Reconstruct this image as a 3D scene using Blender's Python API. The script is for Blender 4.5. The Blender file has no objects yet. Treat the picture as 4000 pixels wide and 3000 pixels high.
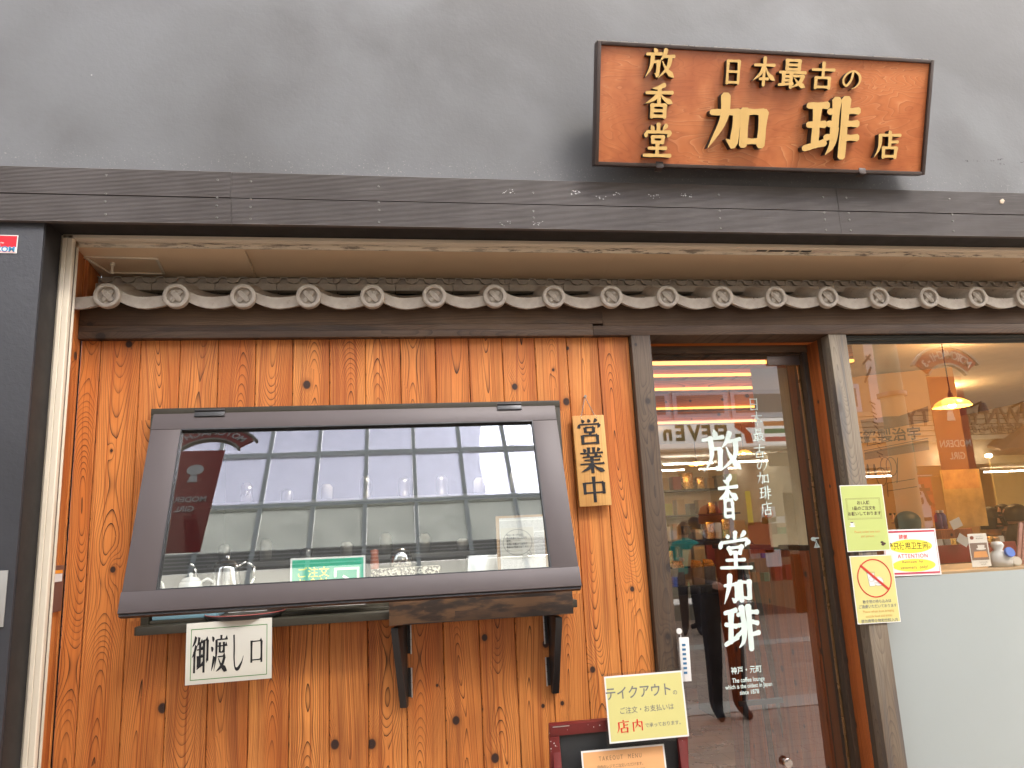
import bpy, bmesh, math, random
from mathutils import Vector, Matrix
random.seed(7)
R = math.radians
SC = bpy.context.scene
COL = SC.collection

# ------------------------------------------------------------------ camera
FPX = 2900.0                      # focal length in pixels of the 4000 px wide photograph
CR = Matrix(((0.9875683, 0.0165462, -0.1563172), (-0.1496713, -0.2049048, -0.9672707), (-0.0480348, 0.9786420, -0.1998810)))
CP = Vector((0, -3.2, 1.6))
cam = bpy.data.cameras.new('camera'); cam_o = bpy.data.objects.new('camera', cam); COL.objects.link(cam_o)
cam_o.matrix_world = Matrix.Translation(CP) @ CR.to_4x4()
cam.sensor_width = 36; cam.lens = FPX / 4000 * 36; cam.clip_start = .05; cam.clip_end = 500
SC.camera = cam_o

# ------------------------------------------------------------------ world and sun
SUN_EL, SUN_AZ = 44, 26           # azimuth: degrees from -Y towards +X
w = bpy.data.worlds.new('World'); SC.world = w; w.use_nodes = True
nt = w.node_tree; bg = nt.nodes['Background']
sky = nt.nodes.new('ShaderNodeTexSky'); sky.sky_type = 'NISHITA'; sky.sun_disc = False
sky.sun_elevation = R(SUN_EL); sky.sun_rotation = R(180 - SUN_AZ); sky.air_density = 1.0; sky.dust_density = 4.0; sky.ozone_density = 1.0
hs = nt.nodes.new('ShaderNodeHueSaturation'); hs.inputs['Saturation'].default_value = .35
nt.links.new(sky.outputs[0], hs.inputs['Color']); nt.links.new(hs.outputs[0], bg.inputs[0])
bg.inputs[1].default_value = 0.15
sl = bpy.data.lights.new('sun', 'SUN'); sl.energy = 2.0; sl.angle = R(24); sl.color = (1.0, .94, .86)
so = bpy.data.objects.new('sun', sl); COL.objects.link(so)
sd = Vector((math.sin(R(SUN_AZ)) * math.cos(R(SUN_EL)), -math.cos(R(SUN_AZ)) * math.cos(R(SUN_EL)), math.sin(R(SUN_EL))))
so.rotation_euler = sd.to_track_quat('Z', 'Y').to_euler()
SC.view_settings.view_transform = 'Standard'; SC.view_settings.look = 'None'
SC.view_settings.exposure = 2.43; SC.view_settings.gamma = 1; SC.view_settings.use_curve_mapping = False
SC.render.engine = 'CYCLES'
SC.cycles.use_denoising = True; SC.cycles.max_bounces = 8; SC.cycles.transparent_max_bounces = 16
SC.cycles.sample_clamp_indirect = 6; SC.cycles.caustics_reflective = False; SC.cycles.caustics_refractive = False

# ------------------------------------------------------------------ measuring helpers (photo pixel -> point on a real plane)
def ray(px, py): return CR @ Vector(((px - 2000) / FPX, -(py - 1500) / FPX, -1))
def at(px, py, Y):
    v = ray(px, py); return CP + v * ((Y - CP.y) / v.y)
def ax(px, py, Y): return at(px, py, Y).x
def az(px, py, Y): return at(px, py, Y).z
def mir(px, py, Yg, Yr):          # what a pane in the plane y=Yg shows there, standing at real depth Yr
    p = at(px, py, 2 * Yg - Yr); p.y = Yr; return p

# ------------------------------------------------------------------ object helpers
def tag(o, label=None, cat=None, group=None, kind=None):
    if label: o['label'] = label
    if cat: o['category'] = cat
    if group: o['group'] = group
    if kind: o['kind'] = kind
    return o
def empty(name, loc=(0, 0, 0), rot=(0, 0, 0), parent=None):
    o = bpy.data.objects.new(name, None); COL.objects.link(o); o.location = loc; o.rotation_euler = rot; o.empty_display_size = .05
    if parent: o.parent = parent
    return o
def thing(name, label, cat, loc=(0, 0, 0), rot=(0, 0, 0), group=None):
    return tag(empty(name, loc, rot), label, cat, group)
def link(name, me, parent=None, loc=(0, 0, 0), rot=(0, 0, 0)):
    o = bpy.data.objects.new(name, me); COL.objects.link(o); o.location = loc; o.rotation_euler = rot
    if parent: o.parent = parent
    return o

class MB:
    """collects solids, then links them as ONE mesh"""
    def __init__(s): s.bm = bmesh.new()
    def quad(s, *ps, mi=0):
        f = s.bm.faces.new([s.bm.verts.new(p) for p in ps]); f.material_index = mi; return s
    def box(s, x0, x1, y0, y1, z0, z1, mi=0):
        if x0 > x1: x0, x1 = x1, x0
        if y0 > y1: y0, y1 = y1, y0
        if z0 > z1: z0, z1 = z1, z0
        v = [s.bm.verts.new(p) for p in ((x0,y0,z0),(x1,y0,z0),(x1,y1,z0),(x0,y1,z0),(x0,y0,z1),(x1,y0,z1),(x1,y1,z1),(x0,y1,z1))]
        for q in ((0,3,2,1),(4,5,6,7),(0,1,5,4),(1,2,6,5),(2,3,7,6),(3,0,4,7)):
            s.bm.faces.new([v[i] for i in q]).material_index = mi
        return s
    def hexa(s, a, b, mi=0):      # a,b: two quads of 4 points each
        v = [s.bm.verts.new(p) for p in list(a) + list(b)]
        for q in ((3,2,1,0),(4,5,6,7),(0,1,5,4),(1,2,6,5),(2,3,7,6),(3,0,4,7)):
            s.bm.faces.new([v[i] for i in q]).material_index = mi
        return s
    def prism(s, pts, y0, y1, mi=0, axis='y', side=None):     # closed outline pts (a,b) swept along an axis
        f = {'y': lambda a, b, t: (a, t, b), 'x': lambda a, b, t: (t, a, b), 'z': lambda a, b, t: (a, b, t)}[axis]
        A = [s.bm.verts.new(f(a, b, y0)) for a, b in pts]; B = [s.bm.verts.new(f(a, b, y1)) for a, b in pts]
        n = len(pts)
        fa = s.bm.faces.new(A); fb = s.bm.faces.new(B[::-1]); fa.material_index = fb.material_index = mi
        for i in range(n):
            q = s.bm.faces.new((A[i], B[i], B[(i+1) % n], A[(i+1) % n])); q.material_index = mi if side is None else side
        return s
    def cyl(s, p, q, r0, r1=None, n=12, mi=0, caps=True):
        r1 = r0 if r1 is None else r1
        p = Vector(p); q = Vector(q); d = (q - p).normalized()
        u = d.orthogonal().normalized(); v = d.cross(u)
        A = []; B = []
        for i in range(n):
            a = 2 * math.pi * i / n; e = u * math.cos(a) + v * math.sin(a)
            A.append(s.bm.verts.new(p + e * r0)); B.append(s.bm.verts.new(q + e * r1))
        for i in range(n):
            s.bm.faces.new((A[i], A[(i+1) % n], B[(i+1) % n], B[i])).material_index = mi
        if caps:
            s.bm.faces.new(A[::-1]).material_index = mi; s.bm.faces.new(B).material_index = mi
        return s
    def tube(s, pts, r, n=8, mi=0):
        for a, b in zip(pts[:-1], pts[1:]): s.cyl(a, b, r, n=n, mi=mi)
        return s
    def lathe(s, prof, c=(0, 0, 0), n=24, mi=0):              # prof: (radius, z)
        rings = []
        for r, z in prof:
            rings.append([s.bm.verts.new((c[0] + r * math.cos(2*math.pi*i/n), c[1] + r * math.sin(2*math.pi*i/n), c[2] + z)) for i in range(n)])
        for a, b in zip(rings[:-1], rings[1:]):
            for i in range(n):
                try: s.bm.faces.new((a[i], a[(i+1) % n], b[(i+1) % n], b[i])).material_index = mi
                except ValueError: pass
        return s
    def build(s, name, mats, parent=None, bevel=0, smooth=False, loc=(0, 0, 0), rot=(0, 0, 0), keep=False):
        bm = s.bm
        if bevel:
            bmesh.ops.recalc_face_normals(bm, faces=bm.faces)
            es = [e for e in bm.edges if len(e.link_faces) == 2 and e.calc_face_angle(0) > .5]
            bmesh.ops.bevel(bm, geom=es, offset=bevel, segments=2, profile=.6, affect='EDGES', clamp_overlap=True)
        bmesh.ops.recalc_face_normals(bm, faces=bm.faces)
        me = bpy.data.meshes.new(name); bm.to_mesh(me); bm.free()
        for m in (mats if isinstance(mats, (list, tuple)) else [mats]): me.materials.append(m)
        if smooth or bevel:
            for p in me.polygons: p.use_smooth = True
            if not smooth or bevel:
                me.set_sharp_from_angle(angle=R(35))
        return link(name, me, parent, loc, rot)
def box(name, m, parent, x0, x1, y0, y1, z0, z1, bevel=.0015, loc=(0,0,0), rot=(0,0,0)):
    return MB().box(x0, x1, y0, y1, z0, z1).build(name, m, parent, bevel, loc=loc, rot=rot)

# ------------------------------------------------------------------ node helper
def lin(c):
    f = lambda v: v / 12.92 if v <= .04045 else ((v + .055) / 1.055) ** 2.4
    return tuple(f(v / 255) for v in c) + (1,)
class NT:
    def __init__(s, name):
        s.m = bpy.data.materials.new(name); s.m.use_nodes = True; s.t = s.m.node_tree
        s.b = s.t.nodes['Principled BSDF']; s.out = s.t.nodes['Material Output']
    def n(s, t, **k):
        x = s.t.nodes.new('ShaderNode' + t)
        for a, b in k.items(): setattr(x, a, b)
        return x
    def put(s, sock, v):
        if v is None: return
        if isinstance(v, bpy.types.NodeSocket): s.t.links.new(v, sock)
        else:
            if isinstance(v, (tuple, list)) and len(v) == 3 and sock.type == 'RGBA': v = tuple(v) + (1,)
            sock.default_value = v
    def m_(s, op, a, b=None, c=None, clamp=False):
        x = s.n('Math', operation=op, use_clamp=clamp)
        for i, v in enumerate((a, b, c)): s.put(x.inputs[i], v)
        return x.outputs[0]
    def coord(s, kind='Object'): return s.n('TexCoord').outputs[kind]
    def rnd(s): return s.n('ObjectInfo').outputs['Random']
    def sep(s, v):
        x = s.n('SeparateXYZ'); s.put(x.inputs[0], v); return x.outputs
    def comb(s, x, y, z):
        c = s.n('CombineXYZ')
        for i, v in enumerate((x, y, z)): s.put(c.inputs[i], v)
        return c.outputs[0]
    def noise(s, v, scale=5, detail=3, rough=.5, dist=0, out=0):
        x = s.n('TexNoise'); s.put(x.inputs['Vector'], v); s.put(x.inputs['Scale'], scale); x.inputs['Detail'].default_value = detail
        x.inputs['Roughness'].default_value = rough; x.inputs['Distortion'].default_value = dist; return x.outputs[out]
    def vor(s, v, scale, feature='F1', rnd=1, dim='3D'):
        x = s.n('TexVoronoi', feature=feature, voronoi_dimensions=dim); s.put(x.inputs['Vector'], v); x.inputs['Scale'].default_value = scale
        x.inputs['Randomness'].default_value = rnd; return x.outputs
    def ss(s, v, a, b, lo=0, hi=1):
        x = s.n('MapRange', interpolation_type='SMOOTHSTEP'); s.put(x.inputs['Value'], v)
        for i, q in zip((1, 2, 3, 4), (a, b, lo, hi)): s.put(x.inputs[i], q)
        return x.outputs[0]
    def mix(s, f, a, b, blend='MIX'):
        x = s.n('Mix', data_type='RGBA', blend_type=blend); s.put(x.inputs[0], f); s.put(x.inputs[6], a); s.put(x.inputs[7], b); return x.outputs[2]
    def bump(s, h, dist=.002, strength=1):
        x = s.n('Bump'); s.put(x.inputs['Height'], h); x.inputs['Distance'].default_value = dist; x.inputs['Strength'].default_value = strength
        s.t.links.new(x.outputs[0], s.b.inputs['Normal']); return x
    def base(s, c, rough=.5, metal=0, spec=.5):
        s.put(s.b.inputs['Base Color'], c); s.put(s.b.inputs['Roughness'], rough); s.put(s.b.inputs['Metallic'], metal)
        s.b.inputs['Specular IOR Level'].default_value = spec; return s.m

def plain(name, c, rough=.5, metal=0, spec=.5, var=.12, scale=8, bump=0):
    t = NT(name); n = t.noise(t.coord(), scale, 4, .6)
    c = tuple(c)[:3]
    t.base(t.mix(n, tuple(v * (1 - var) for v in c), tuple(min(1, v * (1 + var)) for v in c)), t.ss(n, .3, .7, max(0, rough - .06), min(1, rough + .06)), metal, spec)
    if bump: t.bump(t.noise(t.coord(), 90, 3), bump, .6)
    return t.m
def emit(name, c, e):
    t = NT(name); t.base(tuple(c)[:3]); t.b.inputs['Emission Color'].default_value = tuple(c)[:3] + (1,); t.b.inputs['Emission Strength'].default_value = e; return t.m
def glass(name, ior=1.9, tint=(.97, .98, .97), rough=0.0, add=0.0):
    t = NT(name); t.t.nodes.remove(t.b)
    fr = t.n('Fresnel'); fr.inputs['IOR'].default_value = ior
    geo = t.n('NewGeometry')
    # double sided: one pane, both faces reflect
    tr = t.n('BsdfTransparent'); tr.inputs[0].default_value = tint + (1,)
    gl = t.n('BsdfGlossy'); gl.inputs[0].default_value = (1, 1, 1, 1); gl.inputs['Roughness'].default_value = rough
    fac = t.m_('ADD', fr.outputs[0], add, clamp=True)
    fac = t.m_('MULTIPLY', fac, t.m_('SUBTRACT', 1.0, geo.outputs['Backfacing']))
    mx = t.n('MixShader'); t.put(mx.inputs[0], fac); t.t.links.new(tr.outputs[0], mx.inputs[1]); t.t.links.new(gl.outputs[0], mx.inputs[2])
    t.t.links.new(mx.outputs[0], t.out.inputs['Surface']); return t.m

def wood(name, light, dark, along='z', freq=150, knots=.5, knotdark=(.035, .014, .008), width=.15, lines=1.0, rough=.5, smudge=None, pale=None, bump=.0012, smamt=.5, sharp=4):
    """plain-sawn board: growth rings cut by the board, cathedrals, knots; colour varies board to board"""
    t = NT(name); P = t.coord(); X, Y, Z = t.sep(P)[:3] if False else tuple(t.sep(P))
    if along == 'x': A, B = Z, X
    elif along == 'y': A, B = t.m_('ADD', X, Z), Y
    else: A, B = t.m_('ADD', X, Y), Z
    r0 = t.rnd(); o1 = t.m_('MULTIPLY', r0, 37.7); o2 = t.m_('MULTIPLY', t.m_('FRACT', t.m_('MULTIPLY', r0, 91.3)), 23.0)
    zz = t.m_('ADD', B, o1)
    wob = t.noise(t.comb(o2, 3.3, t.m_('MULTIPLY', zz, .55)), 1, 2, .5)
    x0 = t.m_('MULTIPLY', t.m_('SUBTRACT', wob, .5), width * 1.3)
    fine = t.m_('MULTIPLY', t.m_('SUBTRACT', t.noise(t.comb(t.m_('MULTIPLY', A, 22), o2, t.m_('MULTIPLY', zz, 1.5)), 1, 3, .5), .5), .0034)
    dep = t.m_('MULTIPLY', t.ss(t.noise(t.comb(7.1, o2, t.m_('MULTIPLY', zz, .85)), 1, 2, .5), .28, .74), .10)
    xx = t.m_('SUBTRACT', t.m_('ADD', A, fine), x0)
    r = t.m_('SQRT', t.m_('ADD', t.m_('MULTIPLY', xx, xx), t.m_('ADD', t.m_('MULTIPLY', dep, dep), .00012)))
    r = t.m_('ADD', r, fine)
    # knots
    kv = t.comb(t.m_('ADD', A, o2), t.m_('MULTIPLY', zz, .85), 0)
    V = t.vor(kv, 5.6, dim='2D'); kd = t.m_('DIVIDE', V[0], 5.6)
    kc = t.sep(V[1])
    kr = t.m_('MULTIPLY', t.ss(kc[0], 1 - knots, 1, 0, 1), .0115)
    kr = t.m_('ADD', kr, t.m_('MULTIPLY', t.m_('GREATER_THAN', kc[0], 1 - knots), .0055))
    dv = t.n('VectorMath', operation='SUBTRACT'); t.put(dv.inputs[0], kv); t.put(dv.inputs[1], V[2]); dxy = t.sep(dv.outputs[0])
    kdw = t.m_('ADD', kd, t.m_('MULTIPLY', fine, .9))
    kk = t.m_('DIVIDE', kdw, t.m_('ADD', kr, .00001))
    hx = t.m_('DIVIDE', dxy[0], t.m_('ADD', kr, .00001)); hz = t.m_('MULTIPLY', t.m_('DIVIDE', dxy[1], t.m_('ADD', kr, .00001)), .42)
    halo = t.m_('MULTIPLY', t.m_('POWER', 2.718, t.m_('MULTIPLY', t.m_('ADD', t.m_('MULTIPLY', hx, hx), t.m_('MULTIPLY', hz, hz)), -.2)), kr)
    r = t.m_('ADD', r, t.m_('MULTIPLY', halo, 1.5))
    warp = t.m_('MULTIPLY', t.noise(t.comb(t.m_('MULTIPLY', r, 26), o1, 0), 1, 2, .5), 4.0)
    ph = t.m_('FRACT', t.m_('ADD', t.m_('MULTIPLY', r, freq), warp))
    line = t.m_('POWER', ph, sharp)
    line = t.m_('MULTIPLY', line, t.ss(ph, .985, 1, 1, .3))
    amp = t.ss(t.noise(t.comb(t.m_('MULTIPLY', r, 60), o2, t.m_('MULTIPLY', zz, .7)), 1, 2), .25, .7, .45, 1.15)
    line = t.m_('MULTIPLY', t.m_('MULTIPLY', line, amp), lines, clamp=True)
    fib = t.noise(t.comb(t.m_('MULTIPLY', A, 420), o2, t.m_('MULTIPLY', zz, 14)), 1, 3, .6)
    big = t.noise(t.comb(t.m_('MULTIPLY', A, 6), o1, t.m_('MULTIPLY', zz, 1.1)), 1, 3, .55)
    L2 = pale or tuple(v * 1.25 for v in light); D1 = tuple(v * f for v, f in zip(light, (.80, .70, .65)))
    c = t.mix(t.ss(big, .3, .7), L2, D1)
    c = t.mix(t.m_('MULTIPLY', t.ss(r0, 0, 1), .35), c, light)
    c = t.mix(t.ss(fib, .35, .75, 0, .28), c, tuple(v * .6 for v in light))
    f2 = t.ss(t.noise(t.comb(t.m_('MULTIPLY', xx, 190), o2, t.m_('MULTIPLY', zz, .5)), 1, 2, .5), .50, .66, 0, .55 * lines)
    c = t.mix(f2, c, tuple(v * f for v, f in zip(light, (.50, .36, .34))))
    if smudge:
        sm = t.ss(t.noise(t.comb(t.m_('MULTIPLY', A, 15), o2, t.m_('MULTIPLY', zz, .8)), 1, 4, .6), .5, .68, 0, smamt)
        c = t.mix(sm, c, smudge)
    c = t.mix(line, c, dark)
    km = t.m_('MULTIPLY', t.ss(kk, .75, 1.15, 1, 0), t.m_('GREATER_THAN', kr, .003))
    kring = t.ss(t.m_('FRACT', t.m_('MULTIPLY', kk, 2.6)), .2, .8, 1, 1.9)
    kcol = t.mix(t.m_('MULTIPLY', kring, .4), knotdark, tuple(v * 2.6 for v in knotdark))
    sm2 = t.m_('MULTIPLY', t.ss(kk, .9, 2.1, .55, 0), t.m_('GREATER_THAN', kr, .003))
    c = t.mix(sm2, c, tuple(v * .45 for v in light)); c = t.mix(km, c, kcol)
    t.base(c, t.ss(line, 0, 1, rough, rough + .12), 0, .35)
    t.bump(t.m_('ADD', t.m_('MULTIPLY', line, .7), t.m_('MULTIPLY', fib, .5)), bump, .8)
    return t.m

# ------------------------------------------------------------------ materials
M = {}
def grey_paint():
    t = NT('grey_paint'); P = t.coord(); n = t.noise(P, 1.15, 4, .5, .3); n2 = t.noise(P, 60, 3, .6); n3 = t.noise(P, 9, 5, .65)
    c = t.mix(t.ss(n, .33, .67), (.078, .075, .073), (.126, .126, .127))
    c = t.mix(t.ss(n3, .55, .8, 0, .25), c, (.10, .095, .09))
    v = t.vor(P, 7.0); spk = t.ss(v[0], .012, .03, 1, 0)
    spk = t.m_('MULTIPLY', spk, t.m_('GREATER_THAN', t.sep(v[1])[0], .7)); c = t.mix(t.m_('MULTIPLY', spk, .6), c, (.4, .39, .37))
    X, Y, Z = tuple(t.sep(P))
    edge = t.m_('MULTIPLY', t.ss(Z, 3.12, 3.22, 1, 0), t.ss(t.noise(P, 130, 4, .7), .6, .72)); c = t.mix(t.m_('MULTIPLY', edge, .5), c, (.4, .37, .32))
    t.base(c, .62, 0, .3); t.bump(t.m_('ADD', t.m_('MULTIPLY', n2, .25), t.m_('MULTIPLY', t.noise(P, 4, 3), .5)), .004, .5); return t.m
M['grey'] = grey_paint()
def shade_toned_paint():  # wall paint darkened; weaker light on the pier put into its colour
    t = NT('shade_toned_wall_paint'); P = t.coord(); n = t.noise(P, 3, 5, .6)
    c = t.mix(n, (.016, .016, .018), (.042, .042, .046)); v = t.vor(P, 14); s = t.m_('MULTIPLY', t.ss(v[0], .02, .05, 1, 0), t.m_('GREATER_THAN', t.sep(v[1])[1], .78))
    c = t.mix(t.m_('MULTIPLY', s, .5), c, (.25, .24, .23)); t.base(c, .45, 0, .5); t.bump(t.noise(P, 45, 4, .6), .003, .5); return t.m
M['black'] = shade_toned_paint()
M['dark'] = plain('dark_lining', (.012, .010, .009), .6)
def rib():
    t = NT('ribbed_composite'); P = t.coord(); n = t.noise(P, 2.2, 4, .6); X, Y, Z = tuple(t.sep(P))
    st = t.noise(t.comb(t.m_('MULTIPLY', X, 5), 0, t.m_('MULTIPLY', Z, 260)), 1, 3, .6)
    c = t.mix(t.ss(n, .3, .7), (.088, .075, .068), (.13, .115, .108)); c = t.mix(t.ss(st, .5, .8, 0, .6), c, (.20, .18, .17))
    t.base(c, .55, 0, .4); return t.m
M['rib'] = rib()
M['screw'] = plain('screw_steel', (.25, .235, .21), .4, .7)
M['chalk'] = plain('white_scrape', (.55, .54, .52), .8)
def cream(dirt):
    t = NT('cream_steel_dirty' if dirt else 'cream_steel'); P = t.coord(); X, Y, Z = tuple(t.sep(P))
    c = t.mix(t.noise(P, 3, 3), (.60, .52, .39), (.70, .62, .49))
    if dirt:
        d = t.noise(t.comb(t.m_('MULTIPLY', X, 9), t.m_('MULTIPLY', Y, 60), t.m_('MULTIPLY', Z, 60)), 1, 5, .75)
        d2 = t.noise(t.comb(t.m_('MULTIPLY', X, 1.5), 0, 0), 1, 2)
        c = t.mix(t.m_('MULTIPLY', t.ss(d, .50, .60), t.ss(d2, .35, .6, .35, 1)), c, (.055, .035, .022))
    t.base(c, .38, 0, .5); return t.m
M['cream'] = cream(False); M['creamd'] = cream(True)
M['soffit'] = plain('beige_steel_soffit', (.72, .54, .35), .33, 0, .5, .0, 2)
def clay():
    t = NT('roof_tile_clay'); P = t.coord(); r = t.rnd(); n = t.noise(P, 14, 5, .65)
    v = t.n('VectorMath', operation='ADD'); t.put(v.inputs[0], P); t.put(v.inputs[1], t.comb(t.m_('MULTIPLY', r, 30), 0, 0))
    n2 = t.noise(v.outputs[0], 30, 5, .7)
    c = t.mix(t.ss(n, .3, .7), (.33, .280, .225), (.44, .385, .315)); c = t.mix(t.ss(n2, .58, .75, 0, .75), c, (.12, .10, .08))
    c = t.mix(t.m_('MULTIPLY', r, .25), c, (.38, .33, .275)); t.base(c, .58, 0, .4); t.bump(t.noise(P, 120, 4, .6), .0012, .7); return t.m
M['clay'] = clay()
M['cedar'] = wood('cedar_boards', (.56, .170, .034), (.028, .010, .004), 'z', 215, .40, (.020, .009, .006), smudge=(.26, .07, .018), pale=(.68, .262, .064), smamt=.6, sharp=7, lines=1.25)
M['cedar_d'] = wood('cedar_reveal', (.50, .14, .03), (.045, .014, .006), 'z', 150, .6, smudge=(.15, .035, .01))
M['cedar_x'] = wood('cedar_ceiling_beam', (.55, .20, .05), (.10, .03, .008), 'x', 120, .4)
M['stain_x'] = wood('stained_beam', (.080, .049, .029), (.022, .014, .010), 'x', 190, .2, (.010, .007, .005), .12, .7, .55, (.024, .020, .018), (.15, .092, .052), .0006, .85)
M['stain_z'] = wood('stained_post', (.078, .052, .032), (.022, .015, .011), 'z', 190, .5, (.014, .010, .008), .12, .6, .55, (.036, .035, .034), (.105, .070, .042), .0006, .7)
M['weather_lit'] = wood('lit_weathered_post', (.17, .135, .095), (.07, .055, .045), 'z', 230, .45, (.05, .04, .035), .12, .7, .6, (.075, .077, .085), (.25, .205, .145), .0006, .85)  # weathered grey, made paler for the light on the post's front
M['stain_k'] = plain('dark_stained_edge', (.035, .022, .016), .5, 0, .4, .4, 20)
def plankboard():
    t = NT('laminated_dark_board'); P = t.coord(); X, Y, Z = tuple(t.sep(P))
    row = t.m_('FLOOR', t.m_('MULTIPLY', Z, 28)); cell = t.m_('FLOOR', t.m_('ADD', t.m_('MULTIPLY', X, 3.1), t.m_('MULTIPLY', row, .37)))
    wn = t.n('TexWhiteNoise', noise_dimensions='2D'); t.put(wn.inputs['Vector'], t.comb(row, cell, 0)); q = wn.outputs['Value']
    n = t.noise(t.comb(t.m_('MULTIPLY', X, 6), q, t.m_('MULTIPLY', Z, 22)), 1, 4, .6); g = t.noise(t.comb(t.m_('MULTIPLY', X, 9), 0, t.m_('MULTIPLY', Z, 330)), 1, 3, .6)
    c = t.mix(q, (.13, .064, .028), (.050, .026, .014)); c = t.mix(t.ss(n, .40, .58, 0, .9), c, (.014, .010, .008)); c = t.mix(t.ss(g, .5, .8, 0, .5), c, (.035, .02, .012))
    t.base(c, .5, 0, .4); t.bump(g, .0006, .6); return t.m
M['lamb'] = plankboard()
def sashm():
    t = NT('bronze_aluminium'); P = t.coord(); n = t.noise(P, 2.5, 3); n2 = t.noise(P, 500, 2)
    t.base(t.mix(n, (.056, .042, .039), (.074, .056, .052)), .46, .1, .4); t.bump(n2, .0004, .4); return t.m
M['sash'] = sashm()
M['olive'] = plain('olive_dark_frame', (.036, .029, .018), .5, 0, .4, .3, 15)
M['rubber'] = plain('black_gasket', (.01, .009, .009), .5)
def keyaki():
    t = NT('lacquered_sign_board'); P = t.coord(); X, Y, Z = tuple(t.sep(P))
    q = t.comb(t.m_('MULTIPLY', X, 1.4), 0, t.m_('MULTIPLY', Z, 5.5)); n = t.noise(q, 1.1, 3, .5, .8)
    ph = t.m_('FRACT', t.m_('MULTIPLY', n, 26)); ln = t.m_('POWER', ph, 5)
    n2 = t.noise(P, 3.3, 4, .6, .5); fib = t.noise(t.comb(t.m_('MULTIPLY', X, 30), 0, t.m_('MULTIPLY', Z, 300)), 1, 3)
    c = t.mix(t.ss(n2, .3, .7), (.37, .095, .025), (.54, .175, .055)); c = t.mix(t.m_('MULTIPLY', ln, .40), c, (.22, .045, .012)); c = t.mix(t.ss(fib, .55, .8, 0, .3), c, (.30, .07, .02))
    pl = t.m_('MULTIPLY', t.m_('POWER', t.m_('SUBTRACT', 1.0, ph), 10), t.ss(n2, .45, .65, 0, .55)); c = t.mix(pl, c, (.66, .36, .17))
    t.base(c, .34, 0, .5); t.b.inputs['Coat Weight'].default_value = .35; t.b.inputs['Coat Roughness'].default_value = .25; return t.m
M['keyaki'] = keyaki()
M['frame_br'] = plain('dark_brown_frame', (.045, .027, .02), .45, 0, .5, .15, 9)
M['gold'] = plain('gold_leaf_paint', (.62, .40, .13), .5, .0, .5, .06, 12)
M['letter_side'] = plain('black_letter_edge', (.018, .013, .010), .5)
M['ink'] = plain('black_ink', (.012, .012, .013), .45, 0, .4)
M['pine'] = wood('pine_plate', (.60, .33, .10), (.42, .20, .05), 'z', 170, .0, lines=.5, width=.1, pale=(.66, .40, .14))
M['cord'] = plain('grey_braided_cord', (.25, .20, .17), .8, 0, .2, .5, 400)
M['chrome'] = plain('polished_steel', (.65, .63, .60), .18, 1)
M['steel'] = plain('brushed_steel', (.50, .49, .47), .35, .9)
M['paper'] = plain('white_paper', (.66, .64, .60), .55, 0, .4, .03)
M['film'] = glass('clear_laminate', 1.5, (.93, .93, .93), .15)
M['p_green'] = plain('pale_green_paper', (.42, .475, .15), .4, 0, .5, .04)
M['p_yellow'] = plain('pale_yellow_paper', (.56, .51, .19), .4, 0, .5, .04)
M['p_orange'] = plain('peach_paper', (.66, .34, .14), .45, 0, .4, .05)
M['p_cream'] = plain('off_white_paper', (.64, .61, .53), .4, 0, .5, .03)
M['ytext'] = plain('yellow_print', (.72, .74, .06), .5); M['wtext'] = plain('white_print', (.8, .8, .78), .5)
M['emer'] = plain('emerald_print', (.015, .34, .20), .4); M['gline'] = plain('green_line_print', (.04, .22, .03), .5)
M['red'] = plain('red_print', (.60, .03, .02), .5); M['brown_t'] = plain('brown_print', (.16, .10, .05), .6); M['grey_t'] = plain('grey_print', (.16, .16, .15), .6)
M['orange_t'] = plain('orange_print', (.55, .30, .09), .6); M['yell'] = plain('bright_yellow_print', (.75, .62, .05), .5); M['coffee'] = plain('coffee_brown_print', (.06, .025, .02), .5)
M['blue'] = plain('blue_print', (.02, .12, .50), .5)
M['redpaint'] = plain('dark_red_lacquer', (.135, .014, .012), .38, 0, .5, .25, 25)
M['chalkb'] = plain('chalkboard', (.035, .036, .036), .75, 0, .3, .5, 6)
M['door_glass'] = glass('door_glass', 1.75, (.86, .86, .84), 0, .17)
M['win_glass'] = glass('shop_window_glass', 1.75, (.90, .88, .83), 0, .17)
M['sash_glass'] = glass('tilted_pane_glass', 1.9, (.90, .93, .91), 0, .05)
def frost():
    t = NT('frosted_film'); P = t.coord(); n = t.noise(P, 1.3, 3)
    t.base(t.mix(n, (.27, .295, .28), (.31, .335, .32)), .32, 0, .5); return t.m
M['frost'] = frost()
M['vinyl'] = plain('pale_vinyl_lettering', (.62, .72, .66), .5)
M['blackm'] = plain('black_metal', (.016, .014, .013), .4)
M['skin'] = plain('skin', (.50, .27, .18), .5); M['hair'] = plain('dark_hair', (.012, .009, .008), .5, 0, .4)
M['tealc'] = plain('teal_cloth', (.02, .30, .24), .8); M['darkc'] = plain('dark_cloth', (.022, .020, .024), .85); M['greyc'] = plain('grey_cloth', (.11, .115, .12), .85)
M['rustc'] = plain('rust_knit', (.30, .07, .025), .9); M['maskc'] = plain('white_mask', (.75, .74, .72), .8); M['tanc'] = plain('tan_cloth', (.42, .27, .10), .8)
M['blackt'] = plain('black_table', (.012, .010, .010), .35)
M['redcr'] = plain('red_lacquer_crate', (.28, .022, .012), .35)
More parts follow.
